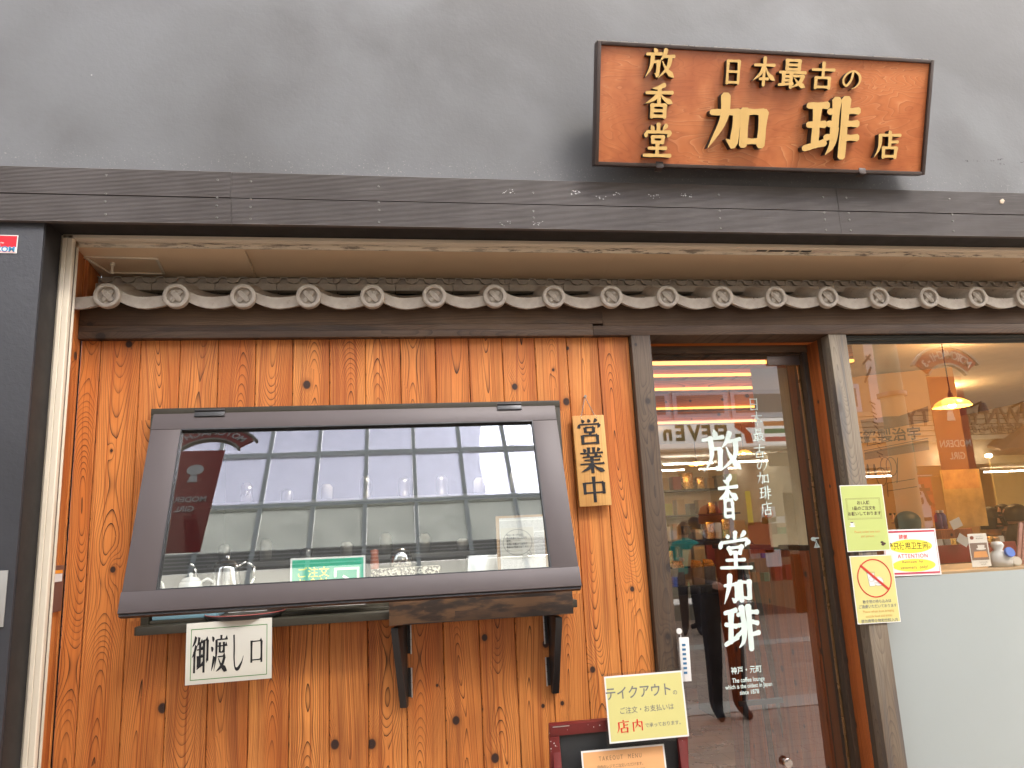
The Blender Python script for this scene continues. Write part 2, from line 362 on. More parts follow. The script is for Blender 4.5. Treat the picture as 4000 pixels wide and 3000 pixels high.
# ------------------------------------------------------------------ brush / serif lettering built stroke by stroke (100 x 100 box, y down)
G = {
'放': 'd 28,3 36,13;h 5,22 54,19;l 25,22 21,60 4,93;h 22,46 45,44;v 45,43 43,86;t 43,88 33,80;l 67,5 62,24 49,42;h 60,27 95,25;l 83,26 76,60 46,95;r 57,42 72,68 98,92',
'香': 'l 66,3 44,12 26,14;h 6,27 94,24;v 50,12 50,56;l 48,27 34,43 6,58;r 52,27 68,43 96,55;v 29,61 29,97;h 29,62 71,61;v 71,61 71,97;h 29,78 71,77;h 29,94 71,93',
'堂': 'v 50,2 50,21;d 25,7 33,18;l 77,5 70,13 65,19;d 11,24 9,38;h 12,25 90,24;l 90,25 87,32 81,39;v 33,39 34,56;h 32,39 68,38;v 68,38 66,56;h 34,54 66,54;v 50,58 50,92;h 20,72 80,71;h 5,93 96,92',
'日': 'v 24,9 24,95;h 24,10 76,9;v 76,9 76,94;h 24,50 76,49;h 24,90 76,89',
'本': 'h 8,29 92,27;v 50,3 50,98;l 47,30 35,58 5,82;r 53,30 68,58 97,80;h 32,76 68,75',
'最': 'v 29,4 29,37;h 29,5 72,4;v 72,4 72,37;h 29,20 72,19;h 29,35 72,34;h 4,46 96,44;v 19,46 19,88;v 46,46 46,97;h 19,60 46,59;h 19,73 46,72;h 3,89 52,83;h 54,57 88,56;l 88,56 76,80 48,97;r 57,64 74,82 98,95',
'古': 'h 5,29 95,27;v 50,3 50,57;v 23,57 23,97;h 23,58 77,57;v 77,57 77,97;h 23,92 77,91',
'の': 'c 54,20 48,52 29,78 14,68 13,46 33,22 60,14 85,32 88,58 74,80 52,92',
'加': 'h 5,34 50,32;v 50,32 46,85;t 46,88 32,78;l 27,5 26,45 3,94;v 61,29 62,88;h 61,31 93,30;v 93,30 92,88;h 62,81 92,80',
'琲': 'h 5,16 40,14;h 7,47 38,45;v 22,16 22,81;h 3,86 40,75;v 56,5 56,55;l 56,50 54,78 43,95;h 43,24 56,24;h 43,44 56,44;h 40,67 56,64;v 73,3 73,98;h 73,22 97,21;h 73,43 97,42;h 73,66 99,65',
'店': 'd 50,2 55,13;h 13,19 94,17;l 18,19 18,60 2,96;v 56,25 56,59;h 56,41 86,40;v 34,61 36,96;h 34,62 82,61;v 82,61 80,96;h 36,91 80,90',
'営': 'd 22,4 30,16;d 47,2 52,15;l 80,3 75,10 68,17;d 11,22 9,37;h 12,23 90,22;l 90,23 88,30 83,37;v 33,34 34,54;h 33,34 67,34;v 67,34 66,54;h 34,52 66,52;l 54,53 51,58 46,63;v 21,64 21,98;h 21,65 79,64;v 79,64 79,98;h 21,94 79,93',
'業': 'v 40,2 40,22;v 60,2 60,22;d 20,7 28,19;l 82,5 78,12 72,19;h 6,24 94,23;d 33,27 39,36;l 69,26 66,31 61,36;h 15,38 87,37;h 21,50 81,49;h 4,64 96,63;v 50,38 50,98;l 47,66 34,80 5,93;r 53,66 68,80 97,93',
'中': 'v 13,25 13,68;h 13,27 87,26;v 87,26 87,68;h 13,63 87,62;v 50,3 50,98',
'御': 'l 24,3 18,16 3,30;l 26,26 18,42 2,58;v 17,42 17,98;l 43,5 40,18 31,29;h 38,20 62,19;h 31,38 64,37;v 49,20 49,83;h 49,58 64,57;v 37,54 37,84;h 31,88 66,78;h 71,14 93,13;v 93,13 93,68;t 93,69 85,62;v 72,13 72,98',
'渡': 'd 8,6 19,17;d 3,33 14,43;l 21,58 16,74 6,96;v 62,3 62,14;h 33,15 97,14;l 34,15 33,55 21,96;h 40,32 95,31;v 54,22 54,49;v 78,22 78,49;h 54,48 78,48;h 42,60 84,59;l 84,59 68,82 34,98;r 47,64 66,84 98,98',
'し': 'c 24,5 27,40 27,68 34,92 52,95 74,80 86,62',
'口': 'v 18,20 18,88;h 18,23 82,22;v 82,22 82,88;h 18,80 82,79',
}
def spline(P, n=6):
    if len(P) < 3:
        a, b = P; return [(a[0] + (b[0]-a[0])*i/4, a[1] + (b[1]-a[1])*i/4) for i in range(5)]
    Q = [P[0]] + list(P) + [P[-1]]; out = []
    for i in range(1, len(Q) - 2):
        p0, p1, p2, p3 = Q[i-1:i+3]
        for k in range(n):
            t = k / n
            out.append(tuple(.5 * (2*p1[j] + (p2[j]-p0[j])*t + (2*p0[j]-5*p1[j]+4*p2[j]-p3[j])*t*t + (3*p1[j]-p0[j]-3*p2[j]+p3[j])*t**3) for j in (0, 1)))
    out.append(tuple(P[-1])); return out
WP = {'h': [(0, .85), (.12, 1.05), (.5, .8), (.88, 1.0), (1, 1.1)], 'v': [(0, 1.15), (.12, 1.0), (.5, .85), (.9, .95), (1, .9)],
      'l': [(0, 1.05), (.35, .95), (.7, .6), (1, .08)], 'r': [(0, .25), (.35, .6), (.78, 1.35), (1, .1)], 'd': [(0, .25), (.6, 1.15), (1, .8)],
      't': [(0, 1.0), (1, .08)], 'c': [(0, .8), (.25, .75), (.55, .55), (.75, .9), (1, .12)]}
def wat(k, t):
    L = WP[k]
    for (a, x), (b, y) in zip(L[:-1], L[1:]):
        if t <= b: return x + (y - x) * (t - a) / (b - a)
    return L[-1][1]
GN = [0]
def glyph(mb, ch, cx, cz, w, h, depth, hw=7, vw=9, serif=0, mi=0, side=0, shear=0, rng=None):
    """adds one character, centred on (cx, cz), facing -y; every stroke a hair prouder than the last"""
    for si, s in enumerate(G[ch].split(';')):
        k, rest = s[0], s[2:]
        P = [tuple(float(v) for v in q.split(',')) for q in rest.split()]
        if rng: P = [(a + rng.uniform(-4, 4), b + rng.uniform(-4, 4)) for a, b in P]
        S = spline(P); n = len(S); W = hw if k == 'h' else vw
        lens = [0]
        for a, b in zip(S[:-1], S[1:]): lens.append(lens[-1] + math.hypot(b[0]-a[0], b[1]-a[1]))
        T = lens[-1] or 1
        f = lambda x, y: (cx + (x - 50) / 100 * w + shear * (50 - y) / 100 * h, cz + (50 - y) / 100 * h)
        L = []; Rr = []
        def add(p, d, wd):
            nx, ny = -d[1], d[0]
            L.append((p[0] + nx * wd / 2, p[1] + ny * wd / 2)); Rr.append((p[0] - nx * wd / 2, p[1] - ny * wd / 2))
        for i in range(n):
            a = S[max(0, i-1)]; b = S[min(n-1, i+1)]; q = math.hypot(b[0]-a[0], b[1]-a[1]) or 1; d = ((b[0]-a[0])/q, (b[1]-a[1])/q)
            wd = W * wat(k, lens[i] / T)
            if i == 0 and not serif: add((S[0][0] - d[0]*wd*.3, S[0][1] - d[1]*wd*.3), d, wd * .5)
            add(S[i], d, wd)
            if i == n-1 and k in 'hvd' and not serif: add((S[i][0] + d[0]*wd*.3, S[i][1] + d[1]*wd*.3), d, wd * .5)
        GN[0] += 1; y = -depth - si * .00012
        A = [mb.bm.verts.new((f(*p)[0], y, f(*p)[1])) for p in L]; B = [mb.bm.verts.new((f(*p)[0], y, f(*p)[1])) for p in Rr]
        m = len(A)
        for i in range(m - 1): mb.bm.faces.new((A[i], A[i+1], B[i+1], B[i])).material_index = mi
        loop = A + B[::-1]
        C = [mb.bm.verts.new((v.co.x, 0, v.co.z)) for v in loop]
        for i in range(len(loop)):
            j = (i + 1) % len(loop); mb.bm.faces.new((loop[i], C[i], C[j], loop[j])).material_index = side
        if serif and k == 'h':
            (x1, y1) = S[-1]; e = serif
            mb.prism([f(x1 - e*1.5, y1 + hw*.4), f(x1 + e*.45, y1 + hw*.4), f(x1 - e*.25, y1 - e*.95)], 0, y - .00008, mi, side=side)
def text(name, body, size, m, parent, x=0, z=0, y=-.0006, bold=0, sx=1, align='CENTER', space=1, extrude=.0001, line=1, vertical=False):
    cu = bpy.data.curves.new(name, 'FONT'); cu.body = body; cu.size = size; cu.align_x = align; cu.align_y = 'CENTER'
    cu.offset = bold * size; cu.extrude = extrude; cu.space_character = space; cu.space_line = line; cu.resolution_u = 3
    o = bpy.data.objects.new(name, cu); COL.objects.link(o)
    bpy.context.view_layer.update()
    me = bpy.data.meshes.new_from_object(o.evaluated_get(bpy.context.evaluated_depsgraph_get()))
    bpy.data.objects.remove(o); bpy.data.curves.remove(cu)
    me.transform(Matrix.Translation((x, y, z)) @ Matrix.Rotation(R(90), 4, 'X') @ Matrix.Diagonal((sx, 1, 1, 1)))
    me.materials.clear(); me.materials.append(m)
    return link(name, me, parent)
def sheet(name, label, cat, TL, TR, BR, BL, Y, mats, margin=.0, th=.0012, laminate=.006, group=None, lean=0):
    """a flat paper or plate fixed where its four photographed corners meet the plane y=Y"""
    P = [at(*p, Y) for p in (TL, TR, BR, BL)]
    w = ((P[1]-P[0]).length + (P[2]-P[3]).length) / 2; h = ((P[3]-P[0]).length + (P[2]-P[1]).length) / 2
    c = sum(P, Vector()) / 4; d = (P[1]-P[0]) + (P[2]-P[3]); a = math.atan2(-d.z, d.x)
    t = thing(name, label, cat, c, (lean, a, 0), group)
    if laminate: box('laminate_sleeve', M['film'], t, -w/2 - laminate, w/2 + laminate, .0000, .0004, -h/2 - laminate, h/2 + laminate, 0)
    box('paper', mats[0], t, -w/2, w/2, -th, -.0001, -h/2, h/2, 0)
    if margin: box('printed_ground', mats[1], t, -w/2 + margin, w/2 - margin, -th - .0003, -th - .00005, -h/2 + margin, h/2 - margin, 0)
    return t, w, h
def rect_line(name, m, parent, x0, x1, z0, z1, wd, y=-.0018):
    mb = MB()
    mb.box(x0, x1, y, y + .0003, z0, z0 + wd).box(x0, x1, y, y + .0003, z1 - wd, z1).box(x0, x0 + wd, y, y + .0003, z0 + wd, z1 - wd).box(x1 - wd, x1, y, y + .0003, z0 + wd, z1 - wd)
    return mb.build(name, m, parent)
def ring(mb, cx, cz, rx, rz, wd, y0, y1, n=32, mi=0, a0=0, a1=2*math.pi):
    for i in range(n):
        t0 = a0 + (a1-a0)*i/n; t1 = a0 + (a1-a0)*(i+1)/n
        q = [(cx+rx*math.cos(t0), cz+rz*math.sin(t0)), (cx+rx*math.cos(t1), cz+rz*math.sin(t1)), (cx+(rx-wd)*math.cos(t1), cz+(rz-wd)*math.sin(t1)), (cx+(rx-wd)*math.cos(t0), cz+(rz-wd)*math.sin(t0))]
        mb.hexa([(a, y0, b) for a, b in q], [(a, y1, b) for a, b in q], mi)
def ellipse(cx, cz, rx, rz, n=28): return [(cx + rx*math.cos(2*math.pi*i/n), cz + rz*math.sin(2*math.pi*i/n)) for i in range(n)]
def bar2(mb, p, q, wd, y0, y1, mi=0):
    d = Vector((q[0]-p[0], q[1]-p[1])).normalized(); n = Vector((-d.y, d.x)) * wd / 2
    mb.prism([(p[0]+n.x, p[1]+n.y), (q[0]+n.x, q[1]+n.y), (q[0]-n.x, q[1]-n.y), (p[0]-n.x, p[1]-n.y)], y0, y1, mi)

# ================================================================== LARGE STRUCTURE
YW = -.31                       # face of the grey wall above and of the pier
XR = -1.278                     # cedar return wall at the left
# street and inside floor
def paving():
    t = NT('street_paving'); P = t.coord(); b = t.n('TexBrick'); t.put(b.inputs['Vector'], P)
    for k, v in (('Scale', 3.3), ('Mortar Size', .012), ('Brick Width', 1.0), ('Row Height', .5)): b.inputs[k].default_value = v
    b.inputs['Color1'].default_value = (.46, .35, .27, 1); b.inputs['Color2'].default_value = (.40, .29, .22, 1); b.inputs['Mortar'].default_value = (.13, .09, .07, 1)
    t.base(t.mix(t.noise(P, 60, 4), b.outputs[0], t.mix(.35, b.outputs[0], (.12, .08, .06))), .7); return t.m
tag(MB().quad((-60, -60, -.12), (60, -60, -.12), (60, 60, -.12), (-60, 60, -.12)).build('ground', plain('ground_earth', (.12, .11, .10), .9)), kind='structure')
tag(MB().box(-30, 30, -9.3, .20, -.11, 0).build('pavement', paving()), kind='structure')
mb = MB(); mb.box(-30, 30, -3.3, -2.9, .0005, .006); mb.box(-30, 30, -6.6, -6.2, .0005, .006)
pb = mb.build('pale_stone_strip', plain('pale_granite', (.46, .42, .36), .7, 0, .3, .3, 90)); tag(pb, kind='structure')
tag(MB().box(-1.25, 7.8, .21, 8.2, -.11, .004).build('shop_floor', plain('red_brown_floor_tile', (.16, .065, .038), .30, 0, .5, .25, 3)), kind='structure')

# grey rendered wall above and the pier at the left, its colour darkened for weaker light
tag(MB().box(-4.5, 6.5, YW, YW + .25, 3.083, 6.0).build('upper_wall', M['grey']), kind='structure')
tag(MB().box(-4.5, -1.3135, YW + .0005, YW + .25, 0, 2.875).build('pier_wall', M['black'], bevel=.004), kind='structure')
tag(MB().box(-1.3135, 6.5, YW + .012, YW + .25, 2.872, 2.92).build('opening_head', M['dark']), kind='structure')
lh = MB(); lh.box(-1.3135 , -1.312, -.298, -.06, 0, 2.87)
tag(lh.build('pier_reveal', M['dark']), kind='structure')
# rough cement edge where the render stops above the boards
mb = MB(); rr = random.Random(3); x = -2.2
while x < 4.6:
    l = rr.uniform(.012, .05); h = rr.uniform(.0008, .0035)
    mb.box(x, x + l, YW - .003, YW, 3.0825, 3.0835 + h); x += l * .93 + (.0 if rr.random() < .8 else rr.uniform(0, .05))
tag(mb.build('mortar_edge', plain('pale_mortar', (.42, .38, .32), .9, 0, .2, .3, 80)), kind='structure')

# ribbed boards: two rows, three boards each, every board with real grooves
cb = thing('ribbed_cladding', 'two rows of dark ribbed composite boards screwed across the facade under the grey wall', 'cladding', (0, YW, 2.857))
zr = [(0, .1085), (.1125, .2235)]
xs = [[-4.4, ax(911, 760, YW), ax(3270, 870, YW), 6.4], [-4.4, ax(907, 720, YW), ax(3261, 790, YW), 6.4]]
def ribboard(x0, x1, z0, z1):
    n = 20; p = (z1 - z0) / n; prof = []
    for i in range(n):
        a = z0 + i * p; prof += [(-.0180, a + p*.04), (-.0215, a + p*.14), (-.0215, a + p*.60), (-.0180, a + p*.70)]
    prof = [(0, z0)] + prof + [(0, z1)]
    mb = MB()
    A = [mb.bm.verts.new((x0, y, z)) for y, z in prof]; B = [mb.bm.verts.new((x1, y, z)) for y, z in prof]
    for i in range(len(prof)):
        j = (i+1) % len(prof); mb.bm.faces.new((A[i], B[i], B[j], A[j]))
    mb.bm.faces.new(A); mb.bm.faces.new(B[::-1]); return mb
for r in (0, 1):
    for k in range(3):
        b = ribboard(xs[r][k] + .0008, xs[r][k+1] - .0008, *zr[r]).build('board', M['rib'], cb)
        b.location.y = (-.001, .0005, -.0005)[k] * (1 if r else -1)
SCR = [(655,683),(1343*.633,1111*.633),(1548*.633,1118*.633)]
pts = [(x*.633, y*.633) for x, y in ((655,1080),(1343,1110),(1548,1118),(653,1195),(1340,1219),(1547,1229),(648,1242),(1337,1268),(1545,1277),(650,1322),(1338,1342),(1545,1350))]
pts += [(2600+x*.633, 700+y*.633) for x, y in ((327,96),(972,111),(1115,115),(1752,122),(333,195),(980,206),(1130,209),(1768,217),(335,240),(984,249),(1135,251),(1772,257),(340,303),(990,313),(1143,316),(1778,320))]
pts += [(1481, 868), (1481, 820), (1479, 790), (1478, 728), (2082, 753), (2083, 825), (2084, 850), (1960, 877)]
sc_me = None
for i, (px, py) in enumerate(pts):
    p = at(px, py, YW - .022)
    if sc_me is None:
        s = MB().cyl((0, .002, 0), (0, -.0016, 0), .0047, .0038, 10).cyl((0, -.0016, 0), (0, -.0018, 0), .002, .002, 6, 1).build('screw', [M['screw'], M['dark']], cb); sc_me = s.data
    else: s = link('screw', sc_me, cb)
    s.location = p - Vector(cb.location)
mb = MB(); rr = random.Random(5)
for px, py, n in ((1988, 748, 10), (2243, 752, 12), (2410, 756, 5), (2555, 768, 7), (1970, 874, 5), (2105, 872, 9), (2685, 762, 9), (2345, 772, 5)):
    for k in range(n):
        p = at(px + rr.uniform(-24, 24), py + rr.uniform(-9, 9), YW - .0222); s = rr.uniform(.0015, .005)
        mb.prism([(p.x + s*rr.uniform(.4, 1.2)*math.cos(a), p.z + s*.7*rr.uniform(.4, 1.1)*math.sin(a)) for a in (0, 1.2, 2.4, 3.6, 5)], p.y - .0004, p.y + .001)
o = mb.build('paint_scuff', M['chalk'], cb); o.location = -Vector(cb.location); o['kind'] = 'stuff'

# cream steel shutter frame with its soffit
YJ = -.17
sf = thing('shutter_frame', 'cream painted steel roller shutter frame round the recessed shopfront', 'shutter frame', (-1.29, YJ, 0))
L0 = Vector(sf.location)
def under(o, root): o.location = Vector(o.location) - Vector(root.location); return o
j = MB()
j.prism([(-1.3115, YJ+.004), (-1.3015, YJ-.004), (-1.289, YJ-.004), (-1.2865, YJ-.001), (-1.284, YJ-.004), (-1.2665, YJ-.004), (-1.2635, YJ), (-1.2635, YJ+.02), (-1.2775, YJ+.02), (-1.2775, YJ+.05), (-1.3115, YJ+.05)], .006, 2.866, axis='z')
under(j.build('jamb_post', M['cream'], sf), sf)
under(box('guide_lip', plain('dark_guide_strip', (.10,.07,.05), .6), sf, -1.2770, -1.2650, YJ+.0205, YJ+.034, .006, 2.83, .001), sf)  # dark brown strip between the jamb post and the inner lip
under(box('inner_lip', M['cream'], sf, -1.2770, -1.2590, YJ+.035, YJ+.043, .006, 2.83, .001), sf)
X1 = 5.2
tr = MB()
tr.prism([(YJ-.004, 2.869), (YJ-.004, 2.853), (YJ+.001, 2.851), (YJ+.001, 2.869)], -1.302, X1, axis='x')
tr.prism([(YJ+.001, 2.869), (YJ+.001, 2.8575), (YJ+.012, 2.8575), (YJ+.014, 2.8505), (YJ+.024, 2.8505), (YJ+.026, 2.869)], -1.2635, X1, axis='x')
under(tr.build('head_rail', M['cream'], sf, bevel=.0012), sf)
tr = MB(); tr.prism([(YJ+.026, 2.869), (YJ+.026, 2.8535), (YJ+.052, 2.8535), (YJ+.053, 2.8385), (YJ+.058, 2.8385), (YJ+.060, 2.869)], -1.2635, X1, axis='x')
under(tr.build('slot_rail', M['creamd'], sf, bevel=.001), sf)
s = MB(); zf, zb = 2.8395, 2.812; ya, yb = YJ+.060, .165
s.hexa([(-1.277, ya, zf), (-.618, ya, zf), (-.618, yb, zb), (-1.277, yb, zb)], [(-1.277, ya, 2.869), (-.618, ya, 2.869), (-.618, yb, 2.869), (-1.277, yb, 2.869)])
xs_ = [-.617, 1.02, 2.55, X1]
o = s.build('soffit_panel', M['soffit'], sf); under(o, sf)
for a, b in zip(xs_[:-1], xs_[1:]):
    s = MB(); q = .0006
    def zc(t): return zf + (zb - zf) * t + .010 * math.sin(math.pi * t)
    N = 8; pr = [(ya + (yb - ya) * i / N, zc(i / N) + .002) for i in range(N + 1)]
    s.prism(pr + [(yb, 2.869), (ya, 2.869)], a + q, b - q, axis='x')
    o = s.build('soffit_panel', M['soffit'], sf, smooth=True); o.data.set_sharp_from_angle(angle=R(35)); under(o, sf)
# access hatch in the soffit: raised lip and a knob
def sof(px, py):
    v = ray(px, py); n = Vector((0, zf - zb, yb - ya)).normalized(); P0 = Vector((0, ya, zf)); return CP + v * ((P0 - CP).dot(n) / v.dot(n))
fr = MB(); c = [sof(330, 1000), sof(612, 1007), sof(640, 1066), sof(425, 1062)]; c = [p + Vector((0, 0, -.001)) for p in c]
for a, b in zip(c, c[1:] + c[:1]):
    d = (b - a).normalized(); n = d.cross(Vector((0, 0, 1))).normalized() * .005
    fr.hexa([a-n, b-n, b+n, a+n], [p - Vector((0, 0, .007)) for p in (a-n, b-n, b+n, a+n)])
ah = under(fr.build('access_panel_lip', M['cream'], sf, bevel=.0008), sf)
k = sof(440, 1027); kn = MB().cyl(k, k - Vector((0, 0, .014)), .010, .010, 12).cyl(k - Vector((0,0,.014)), k - Vector((0, 0, .040)), .0055, .0055, 10).cyl(k - Vector((0, 0, .040)), k - Vector((0, 0, .050)), .008, .0075, 12)
under(kn.build('panel_knob', M['cream'], sf, bevel=.0006), sf)
lt = MB(); a, b = sof(2950, 995), sof(3165, 998)
for u0, u1 in ((0, .17), (.22, .47), (.52, .75), (.8, .98)):
    lt.box(a.x + (b.x-a.x)*u0, a.x + (b.x-a.x)*u1, YJ+.030, YJ+.046, 2.8515, 2.8532)
under(lt.build('lock_slot', M['dark'], sf), sf)
under(box('sticker', plain('pale_sticker', (.62,.50,.42), .6), sf, ax(3178, 992, YJ+.04), ax(3248, 994, YJ+.04), YJ+.030, YJ+.050, 2.8522, 2.8530, 0), sf)

# ------------------------------------------------------------------ little tiled eave
ev = thing('tiled_eave', 'row of grey Japanese roof tiles with round crested end discs along the lintel', 'roof eave', (0, -.1, 2.634))
SP = .2652; DX0 = -1.1485; YE = -.1; SL = math.atan2(.10, .24)
UP = [(.12,.030),(.19,.021),(.30,.006),(.42,-.002),(.55,-.0035),(.68,-.001),(.80,.003),(.92,.005)]
LO = [(.92,-.034),(.80,-.043),(.68,-.050),(.55,-.0535),(.42,-.050),(.30,-.040),(.19,-.026),(.12,-.014)]
def pan_mesh(t0=.0, t1=1.):
    mb = MB(); cut = lambda L: [(t*SP, z) for t, z in L if t0 <= t <= t1]
    pr = cut(UP) + cut(LO); D = .25
    n = len(pr); A = [mb.bm.verts.new((x, 0.004, z)) for x, z in pr]; A2 = [mb.bm.verts.new((x, .030, z + (.002 if i < n//2 else .004))) for i, (x, z) in enumerate(pr)]
    up = n // 2
    B = [mb.bm.verts.new((x, .030, z)) for x, z in pr]
    mb.bm.faces.new(A)
    for i in range(n): mb.bm.faces.new((A[i], A2[i], A2[(i+1) % n], A[(i+1) % n]))
    # sloping pan behind the lip
    C = [mb.bm.verts.new((x, .030, z + .001)) for x, z in pr[:up]]; E = [mb.bm.verts.new((x, .030 + D, z + .001 + D*math.tan(SL))) for x, z in pr[:up]]
    F = [mb.bm.verts.new((x, .030 + D, z - .014 + D*math.tan(SL))) for x, z in pr[:up]]; H = [mb.bm.verts.new((x, .030, z - .014)) for x, z in pr[:up]]
    for i in range(up-1):
        mb.bm.faces.new((C[i], E[i], E[i+1], C[i+1])); mb.bm.faces.new((H[i], H[i+1], F[i+1], F[i]))
    return mb
def disc_mb():
    mb = MB(); n = 32
    prof = [(.0, 0), (.0345, 0), (.0352, -.0035), (.0362, -.0140), (.0380, -.0150), (.0485, -.0150), (.0512, -.0130), (.0515, .000), (.0515, .012), (.047, .016)]
    rings = []
    for r, y in prof[1:]: rings.append([mb.bm.verts.new((r*math.cos(2*math.pi*i/n), y, r*math.sin(2*math.pi*i/n))) for i in range(n)])
    mb.bm.faces.new(rings[0])
    for a, b in zip(rings[:-1], rings[1:]):
        for i in range(n): mb.bm.faces.new((a[i], b[i], b[(i+1) % n], a[(i+1) % n]))
    return mb
def crest_mb():
    mb = MB()
    def leaf(ang, y, w=.0105, l=.0295):
        ca, sa = math.cos(ang), math.sin(ang); o = []
        for i in range(24):
            t = 2*math.pi*i/24; u = l*math.copysign(abs(math.cos(t))**.75, math.cos(t)); v = w*math.copysign(abs(math.sin(t))**.6, math.sin(t)); o.append((u*ca - v*sa, u*sa + v*ca))
        mb.prism(o, 0, y); o2 = [(a*.80, b*.80) for a, b in o]
        A = [mb.bm.verts.new((a, y, b)) for a, b in o]; B = [mb.bm.verts.new((a, y - .0022, b)) for a, b in o2]
        mb.bm.faces.new(B)
        for i in range(24): mb.bm.faces.new((A[i], A[(i+1)%24], B[(i+1)%24], B[i]))
        yy = y - .0022
        bar2(mb, (-l*.8*ca, -l*.8*sa), (l*.8*ca, l*.8*sa), .0021, yy, yy - .0016)
        for q in (-.6, -.5, -.08, .02, .45, .55):
            for sg in (1, -1):
                bu = (q*l, .001*sg); eu = ((q+.22)*l, w*.78*sg)
                bar2(mb, (bu[0]*ca - bu[1]*sa, bu[0]*sa + bu[1]*ca), (eu[0]*ca - eu[1]*sa, eu[0]*sa + eu[1]*ca), .0012, yy, yy - .0009)
    leaf(R(48), -.0050, .0108, .0305); leaf(R(-48), -.0090, .0112, .0305)
    return mb
me_pan = me_disc = me_crest = me_hump = None
def hump_mb():
    mb = MB(); n = 10; a0, a1 = R(-20), R(200); r0, D = .043, .24
    P0 = [(r0*math.cos(a0+(a1-a0)*i/n), r0*math.sin(a0+(a1-a0)*i/n)) for i in range(n+1)]
    A = [mb.bm.verts.new((x, .010, z)) for x, z in P0]; B = [mb.bm.verts.new((x, .010 + D, z + D*math.tan(SL))) for x, z in P0]
    for i in range(n): mb.bm.faces.new((A[i], B[i], B[i+1], A[i+1]))
    return mb
for i in range(17):
    x = DX0 + i * SP
    tl = empty('eave_tile', (x, 0, -.0), parent=ev)
    if me_pan is None:
        a = pan_mesh().build('tile_pan', M['clay'], tl, smooth=True); a.data.set_sharp_from_angle(angle=R(40)); me_pan = a.data
        b = disc_mb().build('end_disc', M['clay'], tl, smooth=True); b.data.set_sharp_from_angle(angle=R(40)); me_disc = b.data
        h = hump_mb().build('round_tile', M['clay'], tl, smooth=True); me_hump = h.data
        c = crest_mb().build('crest', M['clay'], tl); me_crest = c.data
    else:
        link('tile_pan', me_pan, tl); link('end_disc', me_disc, tl); link('round_tile', me_hump, tl); link('crest', me_crest, tl)
    tl.rotation_euler = (0, R(random.uniform(-1.2, 1.2)), R(random.uniform(-.5, .5))); tl.location.z = random.uniform(-.0015, .0015)
fst = link('tile_pan', pan_mesh(.42, 1).build('t', M['clay']).data, ev, (DX0 - SP, 0, 0)); bpy.data.objects.remove(bpy.data.objects['t'])
YK = .12; KW = .2652
kz0, kz1 = 2.7665, 2.800
nz0, nz1 = 2.733, 2.7635
kx0 = at(582, 1090, YK).x - KW
def kikko():
    mb = MB(); g = .0012; mb.box(g, KW - g, .016, .05, 0, kz1 - kz0)
    H = kz1 - kz0; per = KW / 3
    prof = [(0, .06), (.22, .30), (.27, .34), (.33, .74), (.40, .90), (.62, .90), (.68, .74), (.74, .34), (.79, .30), (1, .06)]
    for k in range(3):
        for (a, za), (b, zb_) in zip(prof[:-1], prof[1:]):
            xa = g + (KW - 2*g) * (k + a) / 3; xb = g + (KW - 2*g) * (k + b) / 3
            wd = .0070
            mb.hexa([(xa, 0, za*H), (xb, 0, zb_*H), (xb, 0, min(H, zb_*H + wd)), (xa, 0, min(H, za*H + wd))], [(xa, .0165, za*H), (xb, .0165, zb_*H), (xb, .0165, min(H, zb_*H + wd)), (xa, .0165, min(H, za*H + wd))])
    return mb
mk = mn = None
for i in range(18):
    x = kx0 + i * KW
    if x + KW < XR + .02: continue
    if mk is None:
        a = kikko().build('ridge_tile', M['clay'], ev); mk = a.data; b = MB().box(.0012, KW - .0012, 0, .05, 0, nz1 - nz0).build('flat_tile', M['clay'], ev, .002); mn = b.data
    else: a = link('ridge_tile', mk, ev); b = link('flat_tile', mn, ev)
    a.location = (x, YK + .1 + random.uniform(-.001, .001), kz0 - 2.634); b.location = (x + .016, YK + .1 - .012 + random.uniform(-.001, .001), nz0 - 2.634)
# soil and grit in the shade on the tiles, and the dark boarding under the ridge
mb = MB(); rr = random.Random(9)
for i in range(240):
    k = rr.randrange(0, 16); t = rr.uniform(.25, .9); x = DX0 + k*SP + t*SP; z = 2.634 + (.006 if t < .35 else -.001); s = rr.uniform(.001, .0032); y = -.1 + rr.uniform(.006, .02)
    mb.box(x - s, x + s, y, y + s, z - .001, z + s*.9)
o = mb.build('debris', M['stain_k'], ev); o.location = -Vector(ev.location); o['kind'] = 'stuff'
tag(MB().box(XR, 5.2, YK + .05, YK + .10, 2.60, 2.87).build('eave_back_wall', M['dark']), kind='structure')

# ------------------------------------------------------------------ lintel beam
YB = -.035
lb = thing('lintel_beam', 'dark brown stained laminated timber beam under the tiled eave', 'beam', (0, YB, 2.473))
x1 = ax(2320, 1330, YB); x2 = ax(2354, 1250, YB)
for a, b, z0, z1, dy in ((-1.2765, x1, .0005, .030, 0), (-1.2765, x1, .0305, .056, .0008), (x1 + .001, 5.2, .0005, .046, -.0008), (-1.2765, x2, .0566, .150, .0004), (x2 + .001, 5.2, .0468, .150, .0006) ):
    o = MB().box(a, b, dy, .16, z0, z1).build('board', M['stain_x'], lb, .0012)
